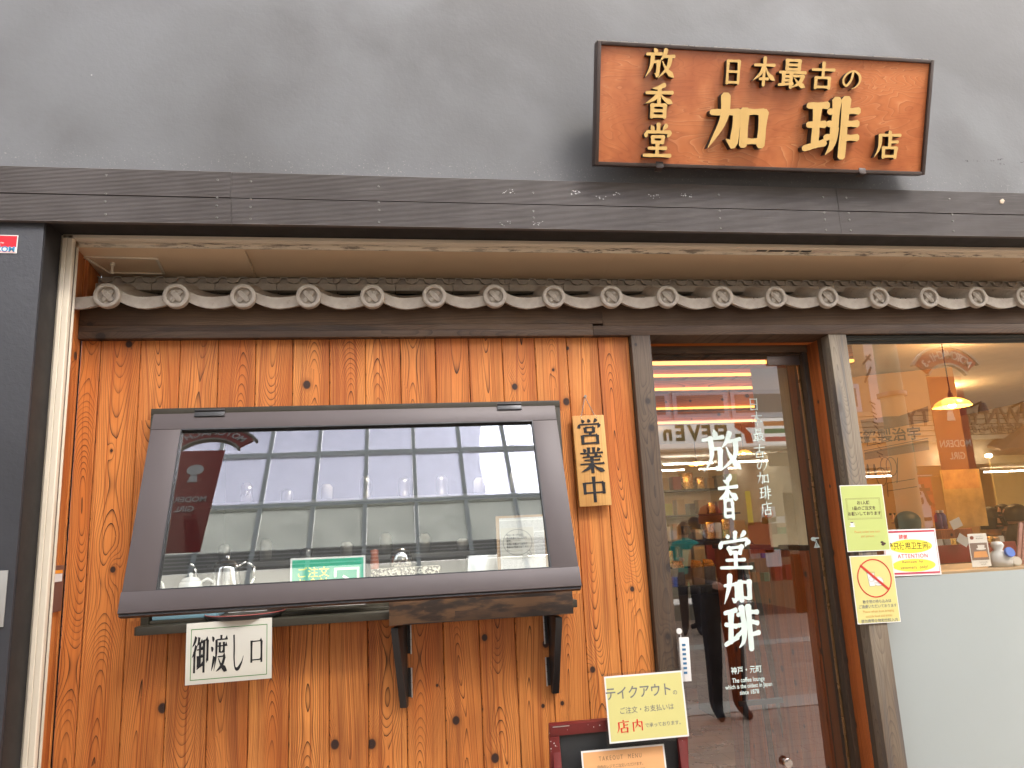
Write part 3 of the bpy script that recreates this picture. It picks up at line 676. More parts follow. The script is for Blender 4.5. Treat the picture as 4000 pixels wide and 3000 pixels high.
# ------------------------------------------------------------------ cedar wall of single vertical boards
cw = thing('cedar_wall', 'orange cedar wall of vertical knotty boards round the serving hatch', 'plank wall', (0, 0, 0))
E = [-1.2765, -1.2] + [-1.045, -.888, -.735, -.583, -.430, -.276, -.124, .027, .180, .328, .479, .629, .777, .924, 1.0735]
HX0, HX1, HZ0, HZ1 = -.955, .690, 1.345, 2.135      # hatch opening
zt = 2.4725
pm = {}
def plank(x0, x1, z0, z1, dy):
    w = x1 - x0 - .0022; h = z1 - z0; mb = MB()
    mb.prism([(-w/2, .0035), (-w/2 + .003, 0), (w/2 - .003, 0), (w/2, .0035), (w/2, .022), (-w/2, .022)], 0, h, axis='z')
    return mb.build('plank', M['cedar'], cw, loc=((x0+x1)/2, dy, z0))
rr = random.Random(21)
for a, b in zip(E[:-1], E[1:]):
    dy = rr.uniform(-.0012, .0012)
    if b <= HX0 or a >= HX1: plank(a, b, 0.005, zt, dy)
    else:
        plank(a, b, HZ1, zt, dy); plank(a, b, 0.005, HZ0, dy)
        if a < HX0: plank(a, HX0 + .001, HZ0, HZ1, dy)
        if b > HX1: plank(HX1, b, HZ0, HZ1, dy)
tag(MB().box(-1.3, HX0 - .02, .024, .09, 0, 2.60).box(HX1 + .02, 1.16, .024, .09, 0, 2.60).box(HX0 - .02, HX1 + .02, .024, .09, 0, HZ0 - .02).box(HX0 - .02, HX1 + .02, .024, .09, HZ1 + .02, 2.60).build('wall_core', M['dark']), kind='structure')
rw = thing('cedar_return_wall', 'narrow cedar boarded side wall of the recess behind the cream jamb', 'plank wall', (XR, 0, 0))
for y0, y1 in ((YJ + .055, -.02), (-.02, .045), (.045, .16)):
    if y0 < .02: MB().box(-.02, .0, y0 + .001, min(y1, -.0015) - .001, .005, 2.868).build('plank', M['cedar'], rw, .002)
MB().box(-.02, 0, .028, .165, 2.60, 2.868).build('plank', M['cedar'], rw, .002)

mb = MB(); rr = random.Random(44)
for px, py, n, sx in ((3830, 628, 22, 60), (3905, 622, 14, 14), (3915, 640, 8, 10), (3990, 632, 8, 20)):
    for k in range(n):
        p = at(px + rr.uniform(-sx, sx), py + rr.uniform(-3, 3), YW - .0005); q = rr.uniform(.001, .0035)
        mb.prism([(p.x + q*rr.uniform(.4, 1.4)*math.cos(a), p.z + q*.5*rr.uniform(.4, 1.1)*math.sin(a)) for a in (0, 1.2, 2.4, 3.6, 5)], p.y - .0003, p.y + .001)
tag(mb.build('wall_scuff', M['dark']), kind='structure')
p = at(3913, 787, YW - .0222); o = MB().prism([(-.012, -.010), (.004, -.012), (.015, .004), (.006, .013), (-.010, .006)], -.003, .001).build('plaster_splash', plain('beige_splash', (.42, .33, .24), .9), cb, .001); o.location = p - Vector(cb.location)
# ------------------------------------------------------------------ posts, door opening
post = thing('dark_post', 'dark grey-brown timber post at the left edge of the glass door', 'post', (1.12, YB, 0))
MB().box(-.0455, .0455, 0, .19, 0, 2.4725).build('post_body', M['stain_z'], post, .002)
gp = thing('grey_post', 'weathered grey timber post between the glass door and the shop window', 'post', (2.1055, YB + .004, 0))
MB().box(-.0455, .0455, 0, .068, 0, 2.4725).build('post_face', M['weather_lit'], gp, .002)
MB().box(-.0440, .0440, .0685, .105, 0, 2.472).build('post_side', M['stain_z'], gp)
rv = thing('door_reveal', 'narrow cedar board reveal at the right of the recessed glass door', 'door reveal', (2.0605, .05, 0))
MB().box(.001, .03, .022, .125, 0, 2.4720).build('cedar_strip', M['cedar_d'], rv, .0015)
MB().box(-.022, .03, .126, .30, 0, 2.4720).build('dark_strip', M['stain_z'], rv, .0015)
hd = thing('door_header', 'dark stained header boards above the glass door', 'door header', (1.6, .12, 2.43))
MB().box(-.435, .460, .045, .16, .006, .042).build('header_board', M['stain_x'], hd, .001)
MB().box(-.435, .435, .075, .16, -.004, .0055).build('header_rail', M['stain_x'], hd, .001)

YG = .225
dl, dr = 1.166, 2.0375
dz = 2.4255
door = thing('glass_door', 'frameless glass shop door with white brush lettering and reflections of the street', 'glass door', (1.6, YG, 0))
o = MB().quad((dl-1.6, 0, .02), (dr-1.6, 0, .02), (dr-1.6, 0, dz), (dl-1.6, 0, dz)).build('pane', M['door_glass'], door)
def fix_normal(o, want=Vector((0, -1, 0))):
    me = o.data
    if me.polygons[0].normal.dot(want) < 0: me.flip_normals()
fix_normal(o)
a, b = at(2988, 1366, YG), at(3113, 1427, YG)
MB().box(a.x-1.6, b.x-1.6+.012, -.012, -.001, b.z, a.z).build('corner_patch', plain('satin_patch_fitting', (.20, .165, .16), .35, .6), door, .002)
MB().box(dr-1.6-.010, dr-1.6-.0005, -.004, .006, .02, b.z-.002).build('led_reflection', plain('led_reflection_bronze', (.30, .17, .07), .3, .6), door, .001)  # strip standing for the light strips' reflection along the glass edge
# lettering on the pane
def plocal(px, py): p = at(px, py, YG); return p.x - 1.6, p.z
rg = random.Random(4)
def door_glyphs(name, L, hw, vw, sh=.05, jit=True):
    mb = MB()
    for ch, cx, cy, wpx, hpx in L:
        x, z = plocal(cx, cy); s = 3.425 / FPX
        glyph(mb, ch, x, z, wpx * s, hpx * s, .0012, hw, vw, 0, shear=sh, rng=rg if jit else None)
    return mb.build(name, M['vinyl'], door, loc=(0, -.0006, 0))
def cd(x, y): return 2400 + x*.5545, 1280 + y*.5545
def cd2(x, y): return 2400 + x*.5426, 2100 + y*.5426
door_glyphs('small_lettering', [(c, *cd(x, y), 52, 56) for c, x, y in zip('日本最古の加琲店', (980, 1000, 1012, 1022, 1038, 1045, 1060, 1072), (540, 640, 757, 870, 965, 1058, 1165, 1275))], 7, 8)
bigL = [('放', *cd(758, 872), 182, 182), ('香', *cd(802, 1190), 88, 176), ('堂', *cd2(868, 95), 142, 152), ('加', *cd2(880, 370), 122, 116), ('琲', *cd2(913, 640), 156, 172)]
door_glyphs('large_lettering', bigL[:1], 9, 12.5, .10); door_glyphs('large_lettering', bigL[1:2], 8.5, 15, .05); door_glyphs('large_lettering', bigL[2:3], 9, 13, .08)
door_glyphs('large_lettering', bigL[3:4], 12, 18, .06); door_glyphs('large_lettering', bigL[4:5], 11, 15.5, .06)
def dtext(body, cx, cy, hpx, wsx=1, bold=.01):
    x, z = plocal(*cd2(cx, cy)); return text('small_print', body, hpx * 3.425 / FPX * .5426, M['vinyl'], door, x, z, -.0008, bold, wsx)
dtext('神戸・元町', 950, 955, 54, .88, .012)
dtext('The coffee lounge', 965, 1023, 44, .78, .014); dtext('which is the oldest in Japan', 968, 1067, 42, .78, .014); dtext('since 1878', 972, 1112, 42, .82, .014)
# hand and caution stickers at the pull edge
mb = MB(); x, z = plocal(3183, 2105); mb.prism(ellipse(x - .008, z, .013, .0095), -.0012, -.0002); mb.box(x, x + .024, -.0013, -.0002, z - .001, z + .007); mb.box(x-.004, x+.010, -.0014, -.0002, z - .0125, z - .008)
x, z = plocal(3190, 2128); mb.prism([(x - .017, z - .014), (x + .017, z - .014), (x, z + .017)], -.0012, -.0002)
mb.build('warning_sticker', M['vinyl'], door)
text('sticker_mark', '!', .022, M['ink'], door, x, z - .001, -.0016, .03)
kx, kz = plocal(3068, 2975)
MB().cyl((kx, -.001, kz), (kx, -.022, kz), .011, .011, 14).cyl((kx, -.022, kz), (kx, -.03, kz), .021, .019, 18).build('door_knob', M['chrome'], door, .001)
dh = box('floor_rail', M['blackm'], None, 1.17, 2.05, YG + .02, YG + .06, .004, .05); tag(dh, 'black metal floor rail behind the foot of the glass door', 'door rail')

# ------------------------------------------------------------------ shop window on the right
YWn = .02
WX0, WX1, WZ1 = 2.155, 5.1, 2.4395
sw = thing('shop_window', 'large shop window of clear glass over pale frosted film', 'shop window', (2.16, YWn, 1.327))
o = MB().quad((-.004, 0, .0005), (WX1-2.16, 0, .0005), (WX1-2.16, 0, WZ1-1.327), (-.004, 0, WZ1-1.327)).build('pane', M['win_glass'], sw); fix_normal(o)
o = MB().box(-.004, WX1-2.16, -.0006, .010, -1.3, 0).build('frosted_film', M['frost'], sw)
MB().box(-.004, .0025, -.004, -.0008, -1.3, 1.12).build('black_gasket', M['rubber'], sw)
mb = MB(); mb.prism([(-.030, 1.144), (-.030, 1.138), (-.022, 1.134), (-.022, 1.122), (-.010, 1.118), (-.010, 1.1105), (.02, 1.1105), (.02, 1.144)], .0, WX1-2.16, axis='x')
mb.build('top_channel', plain('black_anodised_channel', (.028, .030, .027), .35, .5), sw, .0008)
tag(MB().box(5.1, 5.9, -.03, .2, 0, 2.47).build('far_wall', M['black']), kind='structure')

# ------------------------------------------------------------------ serving hatch: fixed frame, top-hung pane leaning out
ST = Vector((-.9425, -.100, 2.1285)); SA = R(20.27); SL_, SWd = .779, 1.6205
hw_ = thing('serving_hatch', 'takeaway serving hatch with a brown metal framed pane propped outwards at the bottom', 'serving hatch', (0, 0, 1.345))
fz = Vector(hw_.location)
fx0, fx1, fz1 = ax(590, 1605, -.05), ax(2186, 1570, -.05), az(1400, 1580, -.05)
f = MB()
f.box(fx0, fx1, -.052, .022, fz1 - .030, fz1); under(f.build('fixed_frame', M['olive'], hw_, .002), hw_)
for x0, x1 in ((fx0, fx0 + .028), (fx1 - .028, fx1)):
    f = MB().box(x0, x1, -.0515, .022, 1.325, fz1 - .0305); under(f.build('fixed_frame', M['olive'], hw_, .002), hw_)
sash = empty('sash', ST - fz, (SA, 0, 0), hw_)       # local: x right, -z down the slope, -y outwards
sash.rotation_euler = (-SA, 0, 0)
T = .028
def sb(name, x0, x1, z0, z1, t0=-T, t1=0, m='sash', bev=.002): return MB().box(x0, x1, t0, t1, z0, z1).build(name, M[m], sash, bev)
sb('top_rail', 0, SWd, -.070, 0); sb('bottom_rail', -.002, SWd + .002, -SL_ - .004, -.7085, -T - .002, 0)
sb('stile', 0, .1105, -.7080, -.0705, -T + .001); sb('stile', SWd - .1035, SWd, -.7080, -.0705, -T + .001)
g = MB(); ix0, ix1 = .1110, SWd - .1040
g.box(ix0, ix0 + .0045, -T - .001, -.004, -.7080, -.0705).box(ix1 - .0045, ix1, -T - .001, -.004, -.7080, -.0705).box(ix0 + .0046, ix1 - .0046, -T - .002, -.004, -.0760, -.0705).box(ix0 + .0046, ix1 - .0046, -T - .001, -.004, -.7080, -.7040)
g.build('gasket', M['rubber'], sash)
o = MB().quad((ix0, -.014, -.7080), (ix1, -.014, -.7080), (ix1, -.014, -.0705), (ix0, -.014, -.0705)).build('pane', M['sash_glass'], sash); fix_normal(o)
sb('under_edge', .001, SWd - .001, -SL_ - .012, -SL_ - .0045, -.022, .004, 'rubber', 0)
for px in ((768, 885), (1940, 2033)):
    a, b = ax(px[0], 1625, -.10) - ST.x, ax(px[1], 1605, -.10) - ST.x
    m_ = MB().box(a, b, -T - .006, -T - .0005, -.018, .006).cyl((a, -T - .006, .008), (b, -T - .006, .008), .006, n=10); m_.build('hinge', M['blackm'], sash, .001)
# gas strut dark sides between frame and pane (side curtains of the opening are open: only the frame edge shows)
for sx in (-.972, .700): pass
# back sill and counter
cs = thing('counter_shelf', 'narrow dark timber counter shelf under the serving hatch', 'counter shelf', (0, 0, 1.32))
c0, c1 = -1.6 + 1.6, 0
zc = 1.332
cx0 = ax(515, 2470, -.135); cx1 = .72
pr = [(cx0 + .025, -.135), (cx1, -.135), (cx1, .0), (cx0, .0), (cx0, -.110), (cx0 + .008, -.128)]
o = MB().prism(pr, zc - .030, zc, axis='z').build('shelf_board', M['olive'], cs, .003); under(o, cs)
o = MB().box(cx0 + .035, .70, -.050, .80, zc + .0005, zc + .013).build('inner_sill', M['olive'], cs, .002); under(o, cs)
ft = thing('folding_table_flap', 'charred brown laminated timber board on two black hinged brackets under the hatch', 'folding shelf', (.33, -.17, 1.25))
fa, fb, fc, fd = at(1517, 2347, -.17), at(2236, 2297, -.17), at(1522, 2450, -.17), at(2240, 2393, -.17)
x0, x1 = (fa.x + fc.x)/2, (fb.x + fd.x)/2; z1, z0 = (fa.z + fb.z)/2, (fc.z + fd.z)/2
o = MB().box(x0, x1, -.17, -.146, z0, z1 + .012).build('board', M['lamb'], ft, .0015); under(o, ft)
under(box('back_rail', M['stain_k'], ft, x0 + .03, x1 - .02, -.1455, -.1355, z0 + .01, z1), ft)
def bracket(px_t, px_b, zt_, zb_, ang, side):
    p = at(*px_t, -.05); g_ = empty('bracket', (p.x - .33, .17 - .003, 0), (0, 0, ang), ft)
    L = .15
    mb = MB(); mb.prism([(0, zt_), (-L, zt_), (-L, zt_ - .02), (-.028, zb_), (0, zb_)], -.014, .014, axis='x'); o = mb.build('gusset', M['blackm'], g_, .002); o.location.z = -1.25
    for k in (0, 1):
        za = zt_ - .005 - k * .165; mb = MB()
        mb.box(side*.016, side*.030, -.012, -.0075, za - .11, za)
        for q in range(4): mb.cyl((side*.0315, -.012, za - .112 + q*.0285), (side*.0315, -.012, za - .112 + q*.0285 + .0265), .0034, n=8, mi=1)
        o = mb.build('hinge', [M['blackm'], M['steel']], g_); o.location.z = -1.25
    return g_
bz = az(1590, 2765, -.03); bz2 = az(2165, 2710, -.03)
bracket((1578, 2500), (0, 0), 1.27, bz, R(-14), 1); bracket((2160, 2450), (0, 0), 1.27, bz2, R(2), -1)

# things on and behind the counter
ty = thing('round_tray', 'black round lacquer tray with a thin red rim on the counter', 'tray', tuple(at(960, 2412, -.02).xy) + (zc + .004,))
MB().lathe([(0, .0), (.14, .0), (.150, .016), (.146, .018), (.138, .004), (0, .004)], n=40).build('dish', M['blackm'], ty, smooth=True)
MB().lathe([(.146, .0182), (.151, .0165), (.1515, .0195), (.147, .0205), (.146, .0182)], n=40).build('rim', plain('red_rim', (.30, .06, .05), .4), ty, smooth=True)
bt = box('blue_tray', plain('grey_blue_plastic', (.16, .27, .31), .4), None, ax(620, 2440, .05), ax(870, 2420, .05), -.04, .16, zc + .014, zc + .034, .003)
tag(bt, 'flat grey-blue tray on the counter left of the round tray', 'tray')
def kettle(name, label, c, s, m, drip=True):
    t = thing(name, label, 'kettle', c)
    MB().lathe([(0, 0), (.062*s, 0), (.064*s, .01*s), (.047*s, .13*s), (.043*s, .142*s), (0, .145*s)], n=28).build('body', m, t, smooth=True)
    MB().lathe([(.040*s, .145*s), (.03*s, .156*s), (.008*s, .16*s), (.009*s, .175*s), (0, .178*s)], n=20).build('lid', m, t, smooth=True)
    sp = [(-.055*s, 0, .03*s), (-.085*s, 0, .03*s), (-.105*s, 0, .06*s), (-.105*s, 0, .10*s), (-.115*s, 0, .14*s), (-.135*s, 0, .155*s)]
    MB().tube([Vector(q) for q in sp], .006*s).build('spout', m, t, smooth=True)
    hn = [(.043*s, 0, .135*s), (.07*s, 0, .15*s), (.098*s, 0, .13*s), (.100*s, 0, .09*s), (.075*s, 0, .035*s)]
    MB().tube([Vector(q) for q in hn], .005*s).build('handle', m, t, smooth=True)
    return t
sh = thing('white_scale', 'low white box standing behind the hatch pane under the kettle', 'box', at(905, 2300, .14) )
sh.location.z = zc + .014
MB().box(-.15, .15, -.05, .05, 0, .030).build('case', M['paper'], sh, .004); MB().cyl((-.04, -.0505, .014), (-.04, -.056, .014), .008).cyl((.06, -.0505, .014), (.06, -.056, .014), .008).build('knob', M['paper'], sh)
k1 = kettle('steel_kettle', 'polished steel gooseneck kettle behind the hatch pane', (ax(885, 2240, .14), .14, zc + .047), 1.12, M['chrome'])
k2 = kettle('white_kettle', 'pale gooseneck pot at the far left behind the hatch pane', (ax(745, 2260, .10), .10, zc + .014), .95, plain('white_enamel', (.62, .60, .56), .2, 0, .6)); 
# green ordering notice
gn, w, h = sheet('order_sign', 'laminated green sign with yellow writing and a white arrow on the counter', 'sign', (1138, 2180), (1420, 2171), (1434, 2358), (1128, 2378), -.09, [M['paper'], M['emer']], .007)
text('lettering', 'ご注文', h*.225, M['ytext'], gn, -w*.20, h*.185, -.0018, .006); text('lettering', 'お会計', h*.225, M['ytext'], gn, -w*.20, -h*.035, -.0018, .006)
mb = MB(); a0, b0 = w*.08, w*.42
mb.box(a0, b0, -.0022, -.0017, h*.22, h*.27).box(b0 - h*.05, b0, -.0022, -.0017, -h*.10, h*.22).box(a0, a0 + h*.05, -.0022, -.0017, h*.08, h*.22).box(a0 - .005, a0 + w*.20, -.0022, -.0017, -h*.02, h*.03)
bar2(mb, (a0 + w*.12, h*.10), (a0 + w*.22, h*.005), h*.05, -.0017, -.0023); bar2(mb, (a0 + w*.12, -h*.09), (a0 + w*.22, h*.005), h*.05, -.0017, -.0024); mb.build('arrow', M['wtext'], gn)
# take-out caption strip
cs_, w, h = sheet('caption_strip', 'small white caption strip with Japanese print behind the hatch pane', 'label', (990, 2296), (1105, 2288), (1106, 2302), (992, 2310), .09, [M['paper']], laminate=0)
text('lettering', 'テイクアウト専用ゴミ箱', h*.62, M['ink'], cs_, 0, 0, -.0016, .005, .9)
# newspaper cutting with a speech balloon
nb = thing('newspaper_cutting', 'old newspaper cutting on brown card with a printed speech balloon note, inside the hatch', 'poster', (ax(2040, 2130, .03), .03, 1.4))
p0, p1 = at(1942, 2022, .03), at(2146, 2238, .03); cxn = nb.location.x
MB().box(p0.x - cxn - .006, .11, .004, .008, 1.352 - 1.4, p0.z - 1.4 + .006).build('backing_card', plain('brown_card', (.42, .27, .15), .8), nb)
def newsprint():
    t = NT('newsprint'); P = t.coord(); X, Y, Z = tuple(t.sep(P)); n = t.noise(t.comb(t.m_('MULTIPLY', X, 240), 0, t.m_('MULTIPLY', Z, 420)), 1, 3, .8)
    col = t.m_('GREATER_THAN', t.m_('FRACT', t.m_('MULTIPLY', Z, 19)), .10); ln = t.m_('GREATER_THAN', t.m_('FRACT', t.m_('MULTIPLY', X, 190)), .42)
    k = t.m_('MULTIPLY', t.m_('MULTIPLY', col, ln), t.ss(n, .42, .55)); t.base(t.mix(t.m_('MULTIPLY', k, .8), (.82, .81, .77), (.14, .14, .14)), .8); return t.m
MB().box(p0.x - cxn + .008, .10, .001, .0035, 1.354 - 1.4, p0.z - 1.4 - .004).build('newspaper', newsprint(), nb)
bx, bz_ = ax(2022, 2118, .028) - cxn, az(2022, 2118, .028) - 1.4
MB().box(bx - .072, bx + .072, -.001, .0008, bz_ - .066, bz_ + .062).build('note_paper', M['p_cream'], nb)
mb = MB(); ring(mb, bx, bz_, .064, .055, .0018, -.0016, -.001, 36); bar2(mb, (bx + .038, bz_ - .046), (bx + .062, bz_ - .062), .0018, -.0016, -.001); bar2(mb, (bx + .050, bz_ - .036), (bx + .062, bz_ - .062), .0018, -.0018, -.001); mb.build('balloon_outline', M['grey_t'], nb)
for i, s_ in enumerate(('明治11年12月26日、', '読売新聞夕刊に広告を', '掲載。', '全国に先駆けて珈琲が', '飲める1号店となりまし', 'た。')):
    text('lettering', s_, .0105, M['ink'], nb, bx - .048, bz_ + .030 - i*.0125, -.0014, .01, .86, 'LEFT')
# machine, bag of beans and other kit behind the pane
mc = thing('card_terminal', 'slanted pale metal box standing behind the hatch pane', 'terminal', (ax(1890, 2150, .12), .12, 1.346))
MB().hexa([(-.085, 0, 0), (.085, 0, 0), (.085, .12, 0), (-.085, .12, 0)], [(-.065, .05, .175), (.085, .05, .175), (.085, .12, .175), (-.065, .12, .175)]).build('case', M['steel'], mc, .003)
MB().cyl((-.055, .012, .045), (-.055, .004, .045), .006).build('bolt', M['chrome'], mc)
gb = thing('bean_box', 'speckled beige open box of roasting beans behind the hatch pane', 'box', (ax(1585, 2190, .16), .16, 1.346))
def speck():
    t = NT('speckled_granules'); v = t.vor(t.coord(), 130); t.base(t.mix(t.ss(t.sep(v[1])[0], .3, .75), (.10, .08, .06), (.52, .48, .38)), .8); t.bump(v[0], .002, 1); return t.m
MB().box(-.15, .15, 0, .12, 0, .14).build('granule_box', speck(), gb, .006)
MB().lathe([(0, 0), (.045, 0), (.05, .03), (.042, .06), (.02, .075), (0, .078)], (-.02, .06, .145), 24).build('glass_dome', M['chrome'], gb, smooth=True)
wm = thing('wood_mill', 'reddish wooden pepper mill shape standing behind the hatch pane', 'mill', (ax(1463, 2180, .2), .2, 1.346))
MB().lathe([(.022, 0), (.022, .02), (.014, .05), (.016, .13), (.020, .16), (.016, .2), (.018, .22), (0, .225)], n=16).build('turned_body', plain('red_wood', (.35, .10, .05), .5), wm, smooth=True)
bt2 = thing('white_bottle', 'small white bottle behind the lower part of the hatch pane', 'bottle', (ax(1845, 2240, .06), .06, 1.346))
MB().lathe([(0, 0), (.022, 0), (.022, .05), (.010, .07), (.010, .08), (0, .08)], n=16).build('bottle_body', M['paper'], bt2, smooth=True)
sh2 = thing('back_shelf', 'kitchen shelf with cups, jars and papers in the dim room behind the hatch', 'shelf', (-.1, 1.5, 1.5))
for k, z in enumerate((0, .35)): MB().box(-1.0, 1.0, -.02, .26, z, z + .022).build('shelf_board', M['steel'], sh2)
rr = random.Random(12)
for i in range(16):
    x = -.93 + i*.12; z = .023 + (.35 if i % 2 else 0); h = rr.uniform(.06, .16)
    o = thing('storage_jar', 'jar on the kitchen shelf behind the hatch', 'jar', (-.1 + x, 1.6, 1.5 + z), group='jars on the kitchen shelf')
    MB().lathe([(0, 0), (.035, 0), (.037, h*.8), (.02, h), (0, h)], n=14).build('jar_body', random.choice([M['chrome'], M['paper'], M['p_cream'], M['steel']]), o, smooth=True)

# ------------------------------------------------------------------ notices and signs on the front
pn, w, h = sheet('pickup_notice', 'white laminated notice with black serif characters inside a green line, hanging from the counter shelf', 'notice', (731, 2437), (1066, 2411), (1058, 2650), (721, 2677), -.1385, [M['p_cream']], laminate=.004)
rect_line('green_border', M['gline'], pn, -w/2 + .017, w/2 - .017, -h/2 + .015, h/2 - .022, .0022)
mb = MB(); gw = w*.20
for i, c in enumerate('御渡し口'): glyph(mb, c, -w*.335 + i*w*.218, -.004, gw*(.98 if i < 2 else .92), h*.62 * (1 if i < 3 else .86), .0016, 4.0, 13, 10, mi=0, side=0)
mb.build('lettering', M['ink'], pn)
MB().box(-.03, .015, -.004, .002, h/2 - .001, h/2 + .010).build('clip', M['blackm'], pn)

hs_ = thing('open_sign', 'small hanging pine board with three black characters on a grey cord', 'sign', at(2313, 1800, -.028))
P = [at(*p, -.028) for p in ((2234, 1626), (2359, 1622), (2385, 1975), (2262, 1979))]
w = ((P[1]-P[0]).length + (P[2]-P[3]).length)/2; h = ((P[3]-P[0]).length + (P[2]-P[1]).length)/2
hs_.location = sum(P, Vector())/4; hs_.rotation_euler = (0, R(-1.0), 0)
o = MB().box(-w/2, w/2, -.010, .010, -h/2, h/2).build('board', M['pine'], hs_, .003)
mb = MB()
for i, c in enumerate('営業中'): glyph(mb, c, 0, h*.318 - i*h*.318, w*.80, h*.295, .0012, 6.5, 13, 7)
o = mb.build('lettering', M['ink'], hs_, loc=(0, -.0102, 0))
nl = at(2290, 1548, -.028) - hs_.location
mb = MB(); nl = Vector((nl.x, .004, nl.z))
for a, b in (((-w*.22), 0), (w*.26, 0)):
    p, q = Vector((a, 0, h/2 - .012)), nl
    for i in range(14):
        u = p.lerp(q, i/14); v = p.lerp(q, (i+1)/14); off = Vector((.0012 if i % 2 else -.0012, 0, 0)); mb.cyl(u + off, v - off, .0019, n=6)
mb.build('cord', M['cord'], hs_); MB().cyl(nl + Vector((0, .022, 0)), nl + Vector((0, -.006, 0)), .0028, n=8).cyl(nl + Vector((0, -.006, 0)), nl + Vector((0, -.008, 0)), .006, n=10).build('nail', M['screw'], hs_)
mb = MB()
for a in (-w*.22, w*.26): mb.cyl((a, -.0105, h/2 - .012), (a, .001, h/2 + .001), .0028, n=8)
mb.build('screw_eye', M['steel'], hs_)

# three notices by the window
n1, w, h = sheet('order_notice', 'pale green laminated notice asking for one order per person, topmost on the grey post', 'notice', (3276, 1897), (3445, 1892), (3478, 2150), (3313, 2156), -.0345, [M['paper'], M['p_green']], .0035, laminate=.003)
rect_line('thin_border', M['brown_t'], n1, -w*.40, w*.40, -h*.02, h*.30, .0010); rect_line('thin_border', M['brown_t'], n1, -w*.375, w*.375, -h*.005, h*.285, .0007)
for i, s_ in enumerate(('お1人様', '1品のご注文を', 'お願いしております')): text('lettering', s_, h*.062, M['coffee'], n1, 0, h*(.225 - i*.082), -.0019, .018)
text('lettering', 'Please order one item', h*.052, M['orange_t'], n1, .002, -h*.21, -.0019, .004, .92); text('lettering', 'per person.', h*.052, M['orange_t'], n1, .002, -h*.275, -.0019, .004, .92)
mb = MB(); cx, cz = -w*.32, -h*.09; mb.prism(ellipse(cx, cz - .009, .0145, .004), -.0019, -.0016); mb.prism([(cx - .009, cz + .008), (cx + .009, cz + .008), (cx + .006, cz - .008), (cx - .006, cz - .008)], -.0021, -.0016); ring(mb, cx + .010, cz + .001, .005, .005, .0014, -.0021, -.0016, 14); mb.build('cup_picture', M['paper'], n1)
MB().prism(ellipse(cx, cz + .008, .008, .0022), -.0023, -.0021).build('coffee_picture', M['coffee'], n1)
mb = MB(); [mb.prism(ellipse(w*.34 + a, -h*.385 + b, .008, .0052), -.0019 - i*.0001, -.0016) for i, (a, b) in enumerate(((-.004, .003), (.006, -.003), (-.001, -.007)))]; mb.build('bean_picture', M['coffee'], n1)
n2, w, h = sheet('restroom_notice', 'white notice with red border and yellow ovals about the restroom, stuck on the window glass', 'notice', (3440, 2071), (3652, 2064), (3677, 2244), (3468, 2252), .017, [M['paper']], laminate=.002)
x0, x1 = -w/2, w/2
rect_line('red_border', plain('crimson_print', (.50, .02, .06), .5), n2, x0 + .004, x1 - .006, -h/2 + .006, h/2 - .006, .0016)
mb = MB(); mb.box(x0 + .004, x1 - .008, -.0019, -.0014, h/2 - .014, h/2 - .008).box(x0 + .004, x1 - .008, -.0019, -.0014, -h/2 + .009, -h/2 + .015); mb.build('red_bar', plain('crimson_bar', (.42, .02, .05), .5), n2)
MB().prism(ellipse(.0, h*.13, w*.40, h*.15), -.0016, -.0013).prism(ellipse(.004, -h*.28, w*.40, h*.14), -.0016, -.0013).build('yellow_oval', M['yell'], n2)
text('lettering', '辞谢', h*.11, M['red'], n2, -w*.12, h*.33, -.0019, .01)
text('lettering', '绝只使用卫生间。', h*.165, M['ink'], n2, .0, h*.13, -.0019, .006, .86)
text('lettering', 'ATTENTION', h*.125, M['red'], n2, .004, -h*.085, -.0019, .004, .95, space=1.15); text('lettering', 'Restroom  for', h*.085, M['brown_t'], n2, .0, -h*.205, -.0019, .012, .95, space=1.1)
text('lettering', 'ustomers  only!', h*.10, M['brown_t'], n2, .004, -h*.325, -.0019, .012, .95, space=1.1)
n3, w, h = sheet('food_notice', 'pale yellow laminated notice with a crossed out cup and burger, lowest on the post', 'notice', (3314, 2172), (3482, 2167), (3520, 2428), (3353, 2440), -.0365, [M['paper'], M['p_yellow']], .0035, laminate=.003)
cz = h*.16; r_ = w*.40
mb = MB(); ring(mb, .004, cz, r_, r_, .0052, -.0024, -.0018, 40); bar2(mb, (.004 - r_*.75, cz + r_*.70), (.004 + r_*.75, cz - r_*.62), .0105, -.0018, -.0027); mb.build('ban_symbol', plain('ban_red', (.50, .03, .02), .5), n3)
MB().prism([(-.030, cz + .022), (.006, cz + .022), (.002, cz - .034), (-.024, cz - .034)], -.0016, -.0012).prism(ellipse(.022, cz - .014, .024, .020), -.0017, -.0012).build('food_picture', M['paper'], n3)
mb = MB(); L = [((-.030, cz+.022), (.006, cz+.022)), ((-.031, cz+.027), (.007, cz+.027)), ((-.031, cz+.022), (-.031, cz+.028)), ((.007, cz+.022), (.007, cz+.028)), ((-.030, cz+.022), (-.024, cz-.034)), ((-.024, cz-.034), (.002, cz-.034)), ((.006, cz+.022), (.003, cz-.002)), ((-.028, cz+.028), (-.034, cz+.040)), ((-.034, cz+.040), (-.042, cz+.043)), ((.0, cz-.020), (.046, cz-.020)), ((0, cz-.025), (.046, cz-.025)), ((.002, cz-.033), (.044, cz-.033))]
for i, (a, b) in enumerate(L): bar2(mb, a, b, .0011, -.0017, -.0020 - i*.00002)
ring(mb, .022, cz - .016, .024, .020, .0012, -.0021, -.0017, 20, a0=0, a1=math.pi); ring(mb, -.013, cz - .004, .011, .011, .001, -.0022, -.0017, 18); mb.build('food_outline', M['grey_t'], n3)
